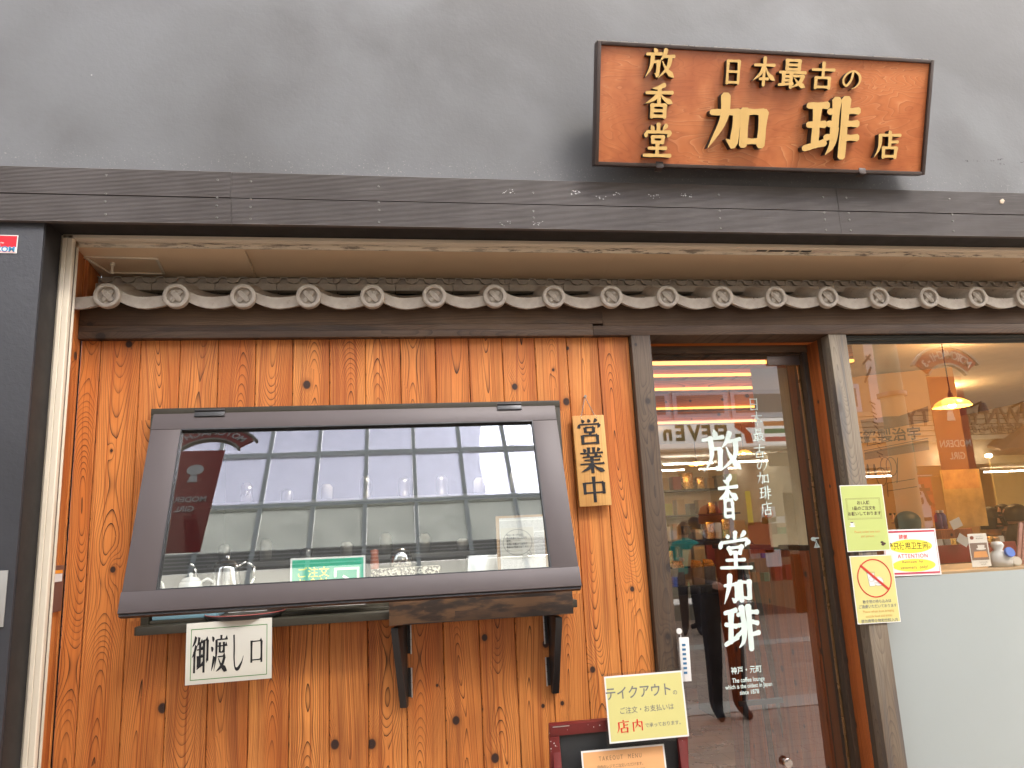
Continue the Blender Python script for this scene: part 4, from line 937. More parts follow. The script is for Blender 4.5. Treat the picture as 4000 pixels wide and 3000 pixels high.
for i, (s_, m_, q) in enumerate((('飲食物の持ち込みは', 'grey_t', .95), ('ご遠慮いただいております', 'grey_t', .95), ('Please refrain from bringing', 'orange_t', .92), ('outside food and drinks', 'orange_t', .92), ('请勿携带食物和饮料入内', 'grey_t', 1.0))):
    text('lettering', s_, h*(.056 if 'a' not in s_ else .050), M[m_], n3, .002, -h*(.185 + i*.070), -.0019, .008, q)

# red bulletin strip and thermometer at the door post
rs = box('red_strip', plain('red_orange_paint', (.30, .035, .012), .45), None, 1.1665, 1.1845, .05, .07, .9, az(2600, 1955, .06), .001); tag(rs, 'thin red painted strip standing upright beside the dark door post', 'strip')
th = thing('white_gauge', 'white plastic strip with a ladder of blue windows hanging beside the door post', 'gauge', at(2676, 2575, -.055))
w, h = .043, .175
MB().box(-w/2, w/2, -.004, .004, -h/2, h/2).build('plastic_case', M['paper'], th, .002)
mb = MB(); [mb.box(-w*.26, w*.10, -.0052, -.0035, h/2 - .034 - i*.0185, h/2 - .025 - i*.0185) for i in range(7)]; mb.build('blue_window', plain('blue_window_print', (.03, .13, .25), .4), th)
th.rotation_euler = (0, R(1.5), 0)
MB().cyl((-.012, 0, h/2 + .012), (-.012, 0, h/2 - .002), .0015).cyl((-.018, -.003, h/2 + .026), (-.018, .003, h/2 + .026), .012, n=16).build('hook', M['paper'], th)

# A-board with takeaway notices
ab = thing('menu_board', 'dark red framed blackboard easel standing in front of the cedar wall', 'menu board', (at(2430, 2900, -.30).x, -.30, 0))
Pt = at(2148, 2830, -.30); Pr = at(2690, 2790, -.30)
zt_ = at(2400, 2805, -.30).z; xl = Pt.x - ab.location.x - .004; xr_ = at(2688, 2880, -.30).x - ab.location.x
piv = empty('front_leaf', (0, 0, zt_), (R(-9), 0, 0), ab); piv.rotation_euler = (R(9), 0, 0)
H_ = 1.0
def fb(name, x0, x1, z0, z1, y0=-.012, y1=.012, m='redpaint', bev=.003): return MB().box(x0, x1, y0, y1, z0, z1).build(name, M[m], piv, bev)
fb('frame_rail', xl, xr_, -.042, 0); fb('frame_rail', xl, xr_, -H_, -H_ + .042)
fb('frame_stile', xl, xl + .037, -H_ + .0425, -.0425); fb('frame_stile', xr_ - .037, xr_, -H_ + .0425, -.0425)
fb('blackboard', xl + .036, xr_ - .036, -H_ + .04, -.041, -.002, .004, 'chalkb', 0)
fb('metal_corner', xl + .012, xl + .075, -.0095, -.006, -.0128, -.0118, 'steel', 0)
bk = empty('back_leaf', (0, .03, zt_), (R(9), 0, 0), ab); bk.rotation_euler = (R(-9), 0, 0)
MB().box(xl + .01, xl + .04, -.01, .01, -H_, -.003).box(xr_ - .04, xr_ - .01, -.01, .01, -H_, -.003).box(xl + .01, xr_ - .01, -.009, .009, -.04, -.0035).build('rear_frame', M['redpaint'], bk, .003)
mb = MB(); rr = random.Random(8)
for i in range(42):
    s = rr.uniform(.0008, .0035); e = rr.random()
    x, z = (xl + rr.uniform(.003, .034), -rr.uniform(.02, .3)) if e < .4 else ((xr_ - rr.uniform(.003, .034), -rr.uniform(.02, .3)) if e < .7 else (rr.uniform(xl, xr_), -rr.uniform(.003, .03)))
    mb.prism([(x + s*rr.uniform(.3, 1.2)*math.cos(a), z + s*rr.uniform(.3, 1.5)*math.sin(a)) for a in (0, 1.2, 2.4, 3.6, 5)], -.0124, -.0115)
o = mb.build('paint_chip', M['chalk'], piv); o['kind'] = 'stuff'
n4, w, h = sheet('takeaway_notice', 'yellow laminated notice with large grey kana and two red characters clipped to the menu board', 'notice', (2355, 2646), (2652, 2621), (2703, 2872), (2385, 2902), -.34, [M['paper'], M['p_yellow']], .006, laminate=.010, lean=R(-4))
mb = MB()
text('lettering', 'テイクアウト', h*.21, M['grey_t'], n4, -w*.08, h*.22, -.0019, .012, .90); text('lettering', 'の', h*.085, M['grey_t'], n4, w*.38, h*.17, -.0019, .004)
text('lettering', 'ご注文・お支払いは', h*.105, M['grey_t'], n4, .0, -h*.04, -.0019, .004, .98)
glyph(mb, '店', -w*.315, -h*.265, w*.165, h*.20, .0012, 5, 11, 6)
for k, P_ in (('v', 0),): pass
G['内'] = 'v 14,24 14,97;h 14,26 88,25;v 88,25 88,94;l 50,4 49,40 26,72;r 51,40 62,52 76,66'
glyph(mb, '内', -w*.135, -h*.265, w*.145, h*.19, .0012, 5, 11, 6)
mb.build('red_lettering', M['red'], n4, loc=(0, -.0012, 0))
text('lettering', 'で承っております。', h*.072, M['grey_t'], n4, w*.20, -h*.285, -.0019, .004)
n5, w, h = sheet('takeout_menu', 'peach coloured takeout menu sheet on the blackboard, cut off by the picture edge', 'menu', (2268, 2938), (2590, 2909), (2622, 3130), (2290, 3165), -.326, [M['paper'], M['p_orange']], .006, laminate=.005, lean=R(-8))
text('lettering', 'TAKEOUT  MENU', h*.11, M['brown_t'], n5, -w*.04, h*.34, -.0019, .0, .72, space=1.45)
text('lettering', '店内のレジでご注文いただけます。', h*.065, M['brown_t'], n5, -w*.04, h*.20, -.0019, .003, .9)
text('lettering', 'Order at the cash register inside the store.', h*.055, M['brown_t'], n5, -w*.0, h*.12, -.0019, .003, .85)
for i in range(5): text('lettering', ('ブレンド  Blend', 'アイス  Iced', 'カフェオレ  Au lait', '抹茶  Matcha', 'ソフト  Soft')[i], h*.06, M['brown_t'], n5, -w*.2, -h*(.0 + i*.09), -.0019, .003, .9) if False else None

# plates at the left
st = thing('security_sticker', 'red and white security company sticker on the dark pier', 'sticker', at(20, 953, YW - .002))
w, h = .165, .072; pr_ = at(68, 952, YW - .002).x - st.location.x
MB().box(pr_ - w, pr_, 0, .0015, -h/2, h/2).build('white_plate', M['paper'], st); MB().box(pr_ - w + .003, pr_ - .003, -.0006, -.0001, -.012, h/2 - .003).build('red_panel', plain('bright_red_vinyl', (.62, .01, .02), .4), st)
MB().box(pr_ - w + .003, pr_ - .003, -.0006, -.0001, -h/2 + .003, -h/2 + .005).build('red_line', M['red'], st)
text('lettering', 'SECOM', .030, plain('teal_print', (.03, .20, .35), .5), st, pr_ - .006, -.0215, -.0008, .03, 1, 'RIGHT'); text('lettering', 'Security\nby', .0095, M['p_cream'], st, pr_ - .062, .0, -.0009, .004)
st.rotation_euler = (0, R(.6), 0)
gpz = at(12, 2338, YW - .004)
wp = thing('grey_plate', 'pale grey metal plate on the dark pier at the left picture edge', 'plate', gpz)
MB().box(-.14, at(25, 2338, YW).x - gpz.x, -.002, .002, -.094, .094).build('metal_plate', plain('pale_alu', (.36, .35, .32), .4, .4), wp, .001)
bp = thing('brown_box', 'flat brown box with an orange and white sticker on the cedar side wall', 'switch box', (XR, YJ + .09, at(195, 2300, -.06).z))
MB().box(.0005, .012, -.045, .045, -.085, .085).build('case', plain('brown_plastic', (.13, .06, .045), .5), bp, .002)
MB().box(.0122, .0130, -.035, .030, .025, .068).build('white_sticker', M['paper'], bp); MB().box(.0131, .0136, -.035, .030, .055, .068).build('orange_sticker', plain('orange_vinyl', (.75, .28, .03), .5), bp)

# ------------------------------------------------------------------ the shop name board, leaning forward
B0 = Vector((.852, -.41, 3.1158)); lean = math.atan2(.17, .466); SW, SH = 1.547, .4963
nb_ = thing('name_board', 'large orange lacquered shop name board with raised gold characters, leaning out from the grey wall', 'name board', B0, (0, 0, 0))
piv = empty('board_box', (0, 0, 0), (0, 0, 0), nb_); piv.rotation_euler = (lean, 0, 0)
MB().box(.016, SW - .016, .012, .030, .014, SH - .014).build('panel', M['keyaki'], piv)
F = .055
for nm, a in (('frame_side', (0, .0155, 0, F, 0, SH)), ('frame_side', (SW - .0155, SW, 0, F, 0, SH)), ('frame_side', (.0158, SW - .0158, .0005, F, 0, .0135)), ('frame_side', (.0158, SW - .0158, .0005, F, SH - .0135, SH))):
    MB().box(*a).build(nm, M['frame_br'], piv, .0015)
MB().box(.03, SW - .03, .031, F + .03, .05, SH - .03).build('back_box', M['dark'], piv)
SG = {'放':(0.263,0.419,0.135,0.127),'香':(0.263,0.269,0.134,0.140),'堂':(0.263,0.108,0.133,0.142),'日':(0.588,0.402,0.098,0.108),'本':(0.729,0.410,0.111,0.119),'最':(0.860,0.406,0.133,0.121),'古':(1.002,0.405,0.118,0.113),'の':(1.139,0.396,0.104,0.096),'加':(0.611,0.193,0.274,0.243),'琲':(1.048,0.189,0.265,0.257),'店':(1.337,0.128,0.131,0.125)}
for ch, (x, z, w, h) in SG.items():
    big = w > .2; mb = MB(); glyph(mb, ch, x + (.004 if not big else .008), z - .004, w*.98, h, .034 if big else .026, 11.5 if big else 10.5, 15.5 if big else 13.5, 0, 0, 1, shear=.03)
    mb.build('raised_character', [M['gold'], M['letter_side']], piv, loc=(0, .0118, 0))
mb = MB(); rr = random.Random(2); x = .0
while x < SW:
    l = rr.uniform(.008, .03); mb.box(x, min(SW, x + l), .002, F - .004, SH, SH + rr.uniform(.0005, .0045)); x += l * (1 if rr.random() < .85 else 1.5)
o = mb.build('dust', plain('grey_dust', (.30, .28, .25), .95, 0, .1), piv); o['kind'] = 'stuff'
for xx in (.285, 1.235):
    o = MB().box(xx - .016, xx + .016, -.004, .0, -.004, .022).box(xx - .016, xx + .016, -.003, .03, -.006, -.0045).build('support_hook', M['frame_br'], nb_, .001); o.rotation_euler = (0, 0, 0)
mb = MB().box(.2, 1.35, .07, .10, .06, .30); mb.build('wall_batten', M['dark'], nb_)
# ------------------------------------------------------------------ inside of the shop
def backlit(name, c, e):
    t = NT(name); t.base(c, .4); t.b.inputs['Emission Color'].default_value = c + (1,); t.b.inputs['Emission Strength'].default_value = e; return t.m
warm = plain('warm_plaster', (.62, .46, .26), .8); ceilm = plain('ceiling_plaster', (.62, .55, .45), .85)
def room(name, m, x0, x1, y0, y1, z0, z1, t=.05):
    mb = MB(); mb.box(x0 - t, x0, y0, y1, z0, z1).box(x1, x1 + t, y0, y1, z0, z1).box(x0, x1, y1, y1 + t, z0, z1)
    tag(mb.build(name, m), kind='structure')
room('kitchen_wall', plain('kitchen_plaster', (.20, .20, .19), .7), -1.25, .93, .10, 2.6, 0, 2.6)
tag(MB().box(-1.3, .98, .095, 2.65, 2.60, 2.65).build('kitchen_ceiling', ceilm), kind='structure')
tag(MB().box(-1.3, .98, .21, 2.65, -.11, .0).build('kitchen_floor', M['blackt']), kind='structure')
room('shop_wall', warm, .985, 7.6, .30, 8.0, .004, 2.9)
tag(MB().box(.93, 7.65, .225, 8.05, 2.90, 2.95).build('shop_ceiling', ceilm), kind='structure')
def atz(px, py, z): v = ray(px, py); return CP + v * ((z - CP.z) / v.z)
led = emit('warm_led_strip', (1.0, .42, .08), .75)
for i, (py, zz) in enumerate(((1428, 2.47), (1474, 2.58), (1526, 2.56), (1600, 2.56), (1655, 2.57))):
    p = atz(2700, py, zz)
    c = thing('ceiling_beam', ('nearest', 'second', 'third', 'fourth', 'farthest')[i] + ' cedar ceiling beam with a glowing warm light strip inside the door', 'ceiling beam', (1.0, p.y, zz), group='lit cedar beams under the shop ceiling')
    MB().box(0, (1.6, 1.75, 2.1, 2.6, 3.2)[i], 0, .10, 0, .30).build('beam_body', M['cedar_x'], c, .004)
    MB().box(.02, (1.58, 1.73, 2.08, 2.58, 3.18)[i], -.03, -.003, .004, .018).build('light_strip', led, c)
for k, (x, y) in enumerate(((4.3, 1.6), (5.6, 3.6), (3.2, 6.3), (2.0, 3.5))):  # added point lamps that light the room, given downlight fittings
    dt_ = thing('downlight', ('added fill downlight nearest the shop window', 'added fill downlight in the middle of the shop', 'added fill downlight at the back of the shop', 'added fill downlight behind the door beams')[k], 'ceiling light', (x, y, 2.895), group='added fill downlights')
    MB().cyl((0, 0, 0), (0, 0, -.01), .06, n=18).build('lamp_rim', M['paper'], dt_); MB().cyl((0, 0, -.011), (0, 0, -.013), .045, n=18).build('bulb', emit('fill_lamp_glow', (1, .72, .42), 6), dt_)
    l = bpy.data.lights.new('room_fill_lamp', 'POINT'); l.energy = (9, 9, 3, 3)[k]; l.color = (1, .60, .26); l.shadow_soft_size = .06
    lo = bpy.data.objects.new('room_fill_lamp', l); COL.objects.link(lo); lo.parent = dt_; lo.location = (0, 0, -.08)
kl = bpy.data.lights.new('kitchen_fill', 'POINT'); kl.energy = 2.2; kl.color = (1, .9, .8); kl.shadow_soft_size = .1  # added fill light for the kitchen; the fixture below is invented for it
ko = bpy.data.objects.new('kitchen_fill', kl); COL.objects.link(ko); ko.location = (0, 0, -.12)
kt = thing('added_kitchen_lamp', 'added round white fill lamp on the kitchen ceiling behind the serving hatch', 'ceiling light', (.2, 1.2, 2.598)); ko.parent = kt
MB().lathe([(0, 0), (.13, 0), (.13, -.02), (.10, -.05), (0, -.055)], n=24).build('fill_cover', emit('fill_cover_glow', (1, .93, .84), 1.2), kt, smooth=True)
# pendants
shade_m = NT('amber_glass_shade'); shade_m.base((.9, .50, .12), .3); shade_m.b.inputs['Emission Color'].default_value = (1, .42, .06, 1); shade_m.b.inputs['Emission Strength'].default_value = .4; shade_m = shade_m.m
bulb_m = emit('bulb_glow', (1, .80, .48), 12); brass = plain('aged_brass', (.16, .10, .05), .4, .8)
def pendant(px, py, wpx, dia, label, e):
    d = dia * FPX / wpx; Y = d - 3.2; p = at(px, py, Y)
    t = thing('pendant_lamp', label, 'lamp', p, group='amber glass pendant lamps in the shop'); r = dia / 2
    n = 40; mb = MB(); rings = []
    for rr_, z in ((.16, .36), (.30, .34), (.62, .22), (.85, .06), (1.0, -.16)):
        rings.append([mb.bm.verts.new((r*rr_*(1 + .02*(i % 2))*math.cos(2*math.pi*i/n), r*rr_*(1 + .02*(i % 2))*math.sin(2*math.pi*i/n), r*z)) for i in range(n)])
    for a, b in zip(rings[:-1], rings[1:]):
        for i in range(n): mb.bm.faces.new((a[i], a[(i+1) % n], b[(i+1) % n], b[i]))
    mb.build('lamp_shade', shade_m, t, smooth=True)
    MB().cyl((0, 0, r*.33), (0, 0, r*.62), r*.17, r*.13, 14).cyl((0, 0, r*.62), (0, 0, r*.80), r*.09, r*.06, 12).build('socket', brass, t)
    MB().cyl((0, 0, r*.8), (0, 0, 2.90 - p.z), .005, n=6).build('cord', M['blackm'], t)
    MB().lathe([(0, -r*.25), (r*.16, -r*.18), (r*.20, 0), (r*.12, r*.18), (0, r*.25)], n=16).build('bulb', bulb_m, t, smooth=True)
    l = bpy.data.lights.new('pendant_light', 'POINT'); l.energy = e; l.color = (1, .62, .28); l.shadow_soft_size = .03
    lo = bpy.data.objects.new('pendant_light', l); COL.objects.link(lo); lo.parent = t; lo.location = (0, 0, -r*.5)
pendant(3718, 1578, 155, .26, 'amber glass pendant lamp hanging inside the shop window', 3)
pendant(2720, 1812, 60, .20, 'small amber pendant lamp seen through the door, the left one', 1.2)
pendant(2905, 1768, 66, .20, 'small amber pendant lamp seen through the door beside the brush lettering', 1.2)

# fixed things seen through the door
p0, p1 = at(2940, 1560, .75), at(3190, 2128, .75)
rb = box('roll_blind', plain('cream_blind_cloth', (.42, .35, .22), .8), None, p0.x + .01, p1.x, .75, .756, p1.z, 2.88, 0); tag(rb, 'cream roll blind let down behind the right half of the glass door', 'blind')
pw = thing('low_partition', 'low partition of knotty cedar boards inside the door at the right', 'partition', (2.12, .34, 0))
for i in range(9):
    y = i * .145; MB().box(-.02, .0, y + .0015, y + .1435, .005, 1.45).build('plank', M['cedar_d'], pw, .002)
MB().box(-.03, .02, 0, 1.31, 1.452, 1.478).build('cap_rail', M['stain_k'], pw, .002)
tb = thing('bar_table', 'tall black table with coffee packets just inside the glass door', 'table', (2.35, 2.3, 0))
MB().box(-.75, .38, -.30, .35, 1.13, 1.19).build('tabletop', M['blackt'], tb, .004)
MB().box(ax(2748, 2300, 2.0) - 2.35, ax(2962, 2300, 2.0) - 2.35, -.29, .0, .30, 1.129).build('dark_backing', plain('dark_backing_black', (.008, .008, .009), .9), tb, .004)  # added black sheet that darkens the room behind the mirrored figure
for x, y in ((-.70, -.25), (.33, -.25), (-.70, .30), (.33, .30)): MB().cyl((x, y, .004), (x*.92, y*.92, 1.13), .022, n=8).build('leg', M['blackt'], tb)
es = thing('wooden_easel', 'dark wooden folding easel standing inside the glass door', 'easel', (at(2960, 2500, .95).x, .95, 0))
for a, b in ((-.16, -.03), (.14, .04), (.02, .0)):
    MB().cyl((a, 0 if a else .35, .004), (b, .06, 1.38), .016, n=6).build('leg', M['stain_k'], es)
MB().box(-.16, .18, -.03, -.01, .62, .645).build('ledge', M['stain_k'], es)
foil = plain('gold_foil', (.75, .45, .14), .25, .9, .5, .4, 60); bagm = plain('printed_packet', (.25, .24, .24), .5, 0, .5, .5, 70); kraft = plain('kraft_paper', (.42, .28, .15), .8)
rr = random.Random(17)
for i in range(9):
    x = -.68 + i*.118; c = thing('coffee_packet', ('leftmost', 'second', 'third', 'fourth', 'fifth', 'sixth', 'seventh', 'eighth', 'rightmost')[i] + ' foil topped coffee packet in the row on the bar table', 'packet', (2.35 + x, 2.12 + rr.uniform(-.05, .05), 1.191), (0, 0, rr.uniform(-.4, .4)), 'foil topped coffee packets')
    MB().hexa([(-.04, -.025, 0), (.04, -.025, 0), (.04, .025, 0), (-.04, .025, 0)], [(-.042, -.03, .12), (.042, -.03, .12), (.042, .03, .12), (-.042, .03, .12)]).build('bag', (bagm, kraft)[i % 3 == 1], c, .004)
    MB().hexa([(-.042, -.03, .1205), (.042, -.03, .1205), (.042, .03, .1205), (-.042, .03, .1205)], [(-.036, -.006, .175), (.03, .002, .165), (.03, .006, .165), (-.036, .004, .175)]).build('foil_top', foil, c, .003)
ct = thing('shop_counter', 'wooden shop counter along the middle of the room inside the door', 'counter', (2.6, 4.4, 0))
MB().box(-.75, 1.3, 0, .6, .004, .98).build('counter_front', M['stain_k'], ct, .004); MB().box(-.8, 1.35, -.05, .65, .981, 1.02).build('countertop', M['stain_k'], ct, .004)
bsf = thing('wall_shelf', 'dark shelf with packets and jars on the back wall of the shop', 'shelf', (3.2, 7.7, 1.0))
for k in range(4): MB().box(-1.5, 2.0, -.02, .28, k*.38, k*.38 + .025).build('shelf_board', M['stain_k'], bsf)
cols = [M['paper'], M['redcr'], kraft, foil, M['p_green'], M['coffee'], M['p_cream'], bagm]
k = 0
for r in range(4):
    x = -1.42
    while x < 1.85:
        w = rr.uniform(.08, .18); h = rr.uniform(.12, .30)
        o = box('shelf_box', rr.choice(cols), None, 3.2 + x, 3.2 + x + w, 7.72, 7.9, 1.0 + r*.38 + .026, 1.0 + r*.38 + .026 + h, .003); tag(o, 'small packaged goods on the dark back wall shelf of the shop', 'box', 'packaged goods on the back shelf'); x += w + rr.uniform(.02, .08); k += 1
# display by the shop window
ld = box('window_ledge', plain('pale_wood_ledge', (.36, .25, .15), .5), None, 2.19, 5.05, .035, .50, 1.300, 1.338, .003); tag(ld, 'pale wooden ledge inside the bottom of the shop window', 'ledge')
mc_, w, h = sheet('menu_card', 'white menu card with a photo of coffee and toast standing on the window ledge', 'menu card', (3777, 2086), (3853, 2083), (3871, 2211), (3799, 2216), .10, [M['paper']], laminate=0)
MB().box(-w*.46, w*.44, -.0018, -.0013, -h*.30, h*.22).build('photo_print', plain('dim_photo_print', (.18, .13, .12), .4), mc_)
MB().prism([(-w*.36, -h*.22), (w*.40, -h*.22), (w*.34, -h*.04), (-w*.30, -h*.04)], -.0022, -.0018).build('toast_print', plain('toast_brown', (.62, .28, .10), .5), mc_)
MB().prism(ellipse(w*.10, h*.04, w*.26, h*.035), -.0021, -.0018).prism([(w*-.04, h*.05), (w*.26, h*.05), (w*.30, h*.15), (-w*.08, h*.15)], -.0024, -.0018).build('cup_print', M['paper'], mc_)
MB().prism(ellipse(-w*.30, h*.38, w*.10, h*.055), -.0022, -.0013).build('round_logo', plain('maroon_print', (.16, .02, .02), .5), mc_)
for s_, z in (('ミックスサンド', .41), ('MIX SANDWICH', .35), ('アメリカン ¥1,250', -.37), ('Hot ¥1,000', -.43)): text('lettering', s_, h*.05, M['grey_t'], mc_, w*.10, h*z, -.0018, .004, .7)
def window_item(name, label, cat, px, py, Y, build, mat, group=None):
    p = at(px, py, Y); t = thing(name, label, cat, (p.x, Y, 1.339), group=group); build(t); return t
pk = thing('clear_packet', 'clear cellophane packet with a round blue sticker on the window ledge', 'packet', (at(3900, 2160, .12).x, .12, 1.339))
MB().lathe([(0, 0), (.052, 0), (.055, .03), (.048, .06), (.018, .078), (.030, .10), (.022, .118), (0, .12)], n=16).build('cellophane', plain('milky_cellophane', (.55, .56, .56), .25, 0, .6), pk, smooth=True)
MB().cyl((.012, -.050, .066), (.012, -.062, .070), .024, n=20).build('blue_sticker', M['blue'], pk)
cr = thing('paper_cup', 'white wrapped cake roll lying on the window ledge', 'cake roll', (at(3948, 2200, .12).x, .12, 1.362))
MB().cyl((-.0, -.04, 0), (.03, .04, 0), .022, n=16).build('wrapper', M['p_cream'], cr); MB().cyl((-.0008, -.0405, 0), (-.0012, -.0415, 0), .017, n=16).build('cut_face', M['paper'], cr)
for i in range(5):
    q = thing('snack_stick', 'pink brown striped snack stick leaning in the bundle at the right end of the ledge', 'snack stick', (at(3975, 2200, .16).x + i*.026, .16, 1.340), (0, R(16), 0), 'bundle of snack sticks')
    MB().box(-.010, .010, -.006, .006, 0, .21).build('stick', plain('stick_wrapper', (.30, .15, .13), .4, 0, .5, .6, 90), q, .003)
dtb = thing('display_table', 'dark stepped display table inside the shop window', 'table', (3.1, 1.1, 0))
MB().box(-.45, 1.4, 0, .5, .004, 1.30).build('table_body', M['stain_k'], dtb, .004); MB().box(-.45, .75, .30, .5, 1.301, 1.50).build('riser', M['cedar_d'], dtb, .004)
for i, (px, py, s) in enumerate(((3705, 2085, 1), (3850, 2110, .9))):
    p = at(px, py, 1.15); c = thing('red_crate', ('red lacquer crate of packets at the left of the display', 'red lacquer crate of packets at the right of the display')[i], 'crate', (p.x, 1.18, 1.302), group='red lacquer crates of packets')
    for a in ((-.15, -.138, -.1, .1), (.138, .15, -.1, .1), (-.1375, .1375, -.1, -.088), (-.1375, .1375, .088, .1)): MB().box(a[0], a[1], a[2], a[3], 0, .11).build('crate_side', M['redcr'], c, .002)
    MB().box(-.137, .137, -.087, .087, 0, .01).build('crate_base', M['redcr'], c)
    for j in range(6):
        o = box('snack_packet', (kraft, M['p_cream'], bagm, foil)[j % 4], None, -.02, .02, -.05, .05, 0, .13, .004); o.location = (p.x - .115 + j*.045, 1.18, 1.315); o.rotation_euler = (rr.uniform(-.1, .1), rr.uniform(-.12, .12), rr.uniform(-.2, .2)); tag(o, ('packet standing in the left red crate', 'packet standing in the right red crate')[i], 'packet', ('packets in the left crate', 'packets in the right crate')[i])
for i, (px, py, a) in enumerate(((3735, 2045, -.35), (3762, 2110, .6))):
    o = box('price_tag', M['paper'], None, -.038, .038, -.001, .001, -.028, .028, 0); o.location = at(px, py, 1.03); o.rotation_euler = (0, a, 0); tag(o, ('white price tag above the left red crate', 'white price tag on the front of the left red crate')[i], 'price tag')
for i in range(2):
    p = at(3682 + i*18, 2010, 1.45); b = thing('purple_bottle', ('left', 'right')[i] + ' one of two small violet drink bottles on the display riser', 'bottle', (p.x, 1.5, 1.502))
    MB().lathe([(0, 0), (.024, 0), (.024, .09), (.011, .11), (0, .11)], n=14).build('bottle_body', plain('violet_glass', (.16, .13, .32), .25), b, smooth=True); MB().cyl((0, 0, .1105), (0, 0, .128), .012, n=12).build('cap', M['paper'], b)
pl = box('food_poster', plain('food_poster_print', (.50, .32, .10), .6, 0, .3, .7, 9), None, at(3690, 1960, 1.9).x, at(3800, 1960, 1.9).x + .1, 1.9, 1.905, 1.50, 1.93, 0); tag(pl, 'brown food poster behind the display in the shop window', 'poster')
br_ = box('bright_panel', plain('cream_panel', (.75, .68, .36), .7), None, at(3885, 1900, 3.4).x, at(3885, 1900, 3.4).x + 1.0, 3.4, 3.42, 1.55, 2.15, 0); tag(br_, 'pale cream board on the wall behind the seated customers', 'board')

# mural of an old tea shop, on the side wall by the window
mu = thing('tea_shop_mural', 'sepia mural of an old tea shop front with a plank signboard beside the window', 'mural', (4.02, 3.0, 0), (0, 0, R(-26)))
sep = plain('sepia_wall_paper', (.42, .25, .11), .8, 0, .3, .15, 2); inkm = plain('sepia_ink', (.055, .035, .025), .8); inkl = plain('sepia_ink_light', (.16, .095, .05), .8, 0, .3, .4, 60)
MB().box(0, .98, 0, .03, .9, 2.88).build('wall_panel', sep, mu)
def ml(px, py):   # photo pixel -> mural plane
    v = ray(px, py); n = Matrix.Rotation(R(-26), 3, 'Z') @ Vector((0, -1, 0)); P0 = Vector((4.02, 3.0, 0)); h = CP + v * ((P0 - CP).dot(n) / v.dot(n)); l = Matrix.Rotation(R(26), 3, 'Z') @ (h - P0); return l.x, l.z
def mc2(x, y): return ml(3200 + x*.434, 1280 + y*.434)
MB().prism([mc2(*p) for p in ((370, 830), (600, 800), (720, 795), (980, 705), (985, 850), (740, 880), (430, 940), (395, 930))], -.002, -.0002).build('mural_roof', inkl, mu)
MB().prism([mc2(*p) for p in ((460, 930), (770, 880), (730, 1000), (430, 1065))], -.0035, -.0022).build('mural_signboard', sep, mu)
MB().prism([mc2(*p) for p in ((410, 1120), (980, 1010), (990, 1100), (410, 1190))], -.002, -.0002).build('mural_eave', inkl, mu)
x, z = mc2(590, 980); text('mural_lettering', '茶銘製治宇', .125, inkm, mu, x, z, -.0040, .02, .95)
mb = MB()
for a, b in (((430, 1065), (730, 1000)), ((460, 930), (430, 1065)), ((400, 1110), (980, 995)), ((405, 1135), (985, 1025)), ((440, 940), (980, 840)), ((610, 1400), (860, 1360)), ((610, 1400), (620, 1520)), ((620, 1470), (880, 1430)), ((705, 1170), (700, 1400))): bar2(mb, mc2(*a), mc2(*b), .006, -.0010 - len(mb.bm.verts)*.00001, -.0042 - len(mb.bm.verts)*.00001)
for cx, cy in ((600, 1250), (650, 1250), (560, 1340)): x, z = mc2(cx, cy); ring(mb, x, z, .045, .085, .006, -.001, -.003, 18)
for cx in (440, 500): x, z = mc2(cx, 1280); mb.prism(ellipse(x, z, .010, .055), -.001, -.0032)
mb.build('mural_line_drawing', inkm, mu)
mb = MB(); pp = ml(3385, 1660), ml(3440, 1660)
# ================================================================== THE STREET BEHIND THE CAMERA (seen in the panes)
YO = -9.3
def D(px, py): return mir(px, py, YG, YO)
white = plain('white_facade_panel', (.66, .64, .62), .5, 0, .4, .05, 2)
s7 = thing('convenience_store', 'white fronted convenience store across the street with a striped sign band, reflected in the door', 'store', (4.5, YO, 0))
sx0, sx1 = 1.2, 7.45
MB().box(sx0, sx1, YO - 4, YO, 3.02, 7.6).build('upper_wall', white, s7, loc=(-4.5, -YO, 0))
zb0, zb1 = D(2800, 1750).z, D(2800, 1645).z
MB().box(sx0, sx1, YO + .002, YO + .22, zb0, zb1).build('sign_band', backlit('backlit_sign_face', (.75, .72, .66), .22), s7, .01, loc=(-4.5, -YO, 0))
def facing_text(name, body, size, m, parent, px, py, Y, Yg, bold=.0, sx=1, dy=0, tl=Vector((0,0,0))):
    p = mir(px, py, Yg, Y); o = text(name, body, size, m, parent, 0, 0, -.004, bold, sx, extrude=.004)
    o.location = Vector((p.x, Y + dy, p.z)) - tl; o.rotation_euler = (0, 0, math.pi); return o
T7 = Vector((4.5, YO, 0)); olive = plain('olive_green_letter', (.20, .17, .045), .4)
LH = .30
for ch, px in (('E', 2805), ('L', 2771), ('E', 2741), ('V', 2694), ('E', 2640), ('n', 2590), ('-', 2862)):
    facing_text('sign_letter', ch, LH*1.32, olive, s7, px, cd(0, 760 if ch != 'n' else 758)[1], YO, YG, .035, .92, .226, T7)
z7 = D(2890, 1700); s7c = z7.x - 4.5
mb = MB(); zz7 = z7.z + .02
mb.prism([(s7c + .20, zz7 + .19), (s7c - .19, zz7 + .19), (s7c - .19, zz7 + .10), (s7c - .02, zz7 - .03), (s7c + .0, zz7 - .20), (s7c + .13, zz7 - .20), (s7c + .10, zz7 - .02), (s7c + .0, zz7 + .09), (s7c + .20, zz7 + .09)], .222, .238)
mb.build('numeral_seven', plain('orange_red_sign', (.65, .10, .015), .4), s7)
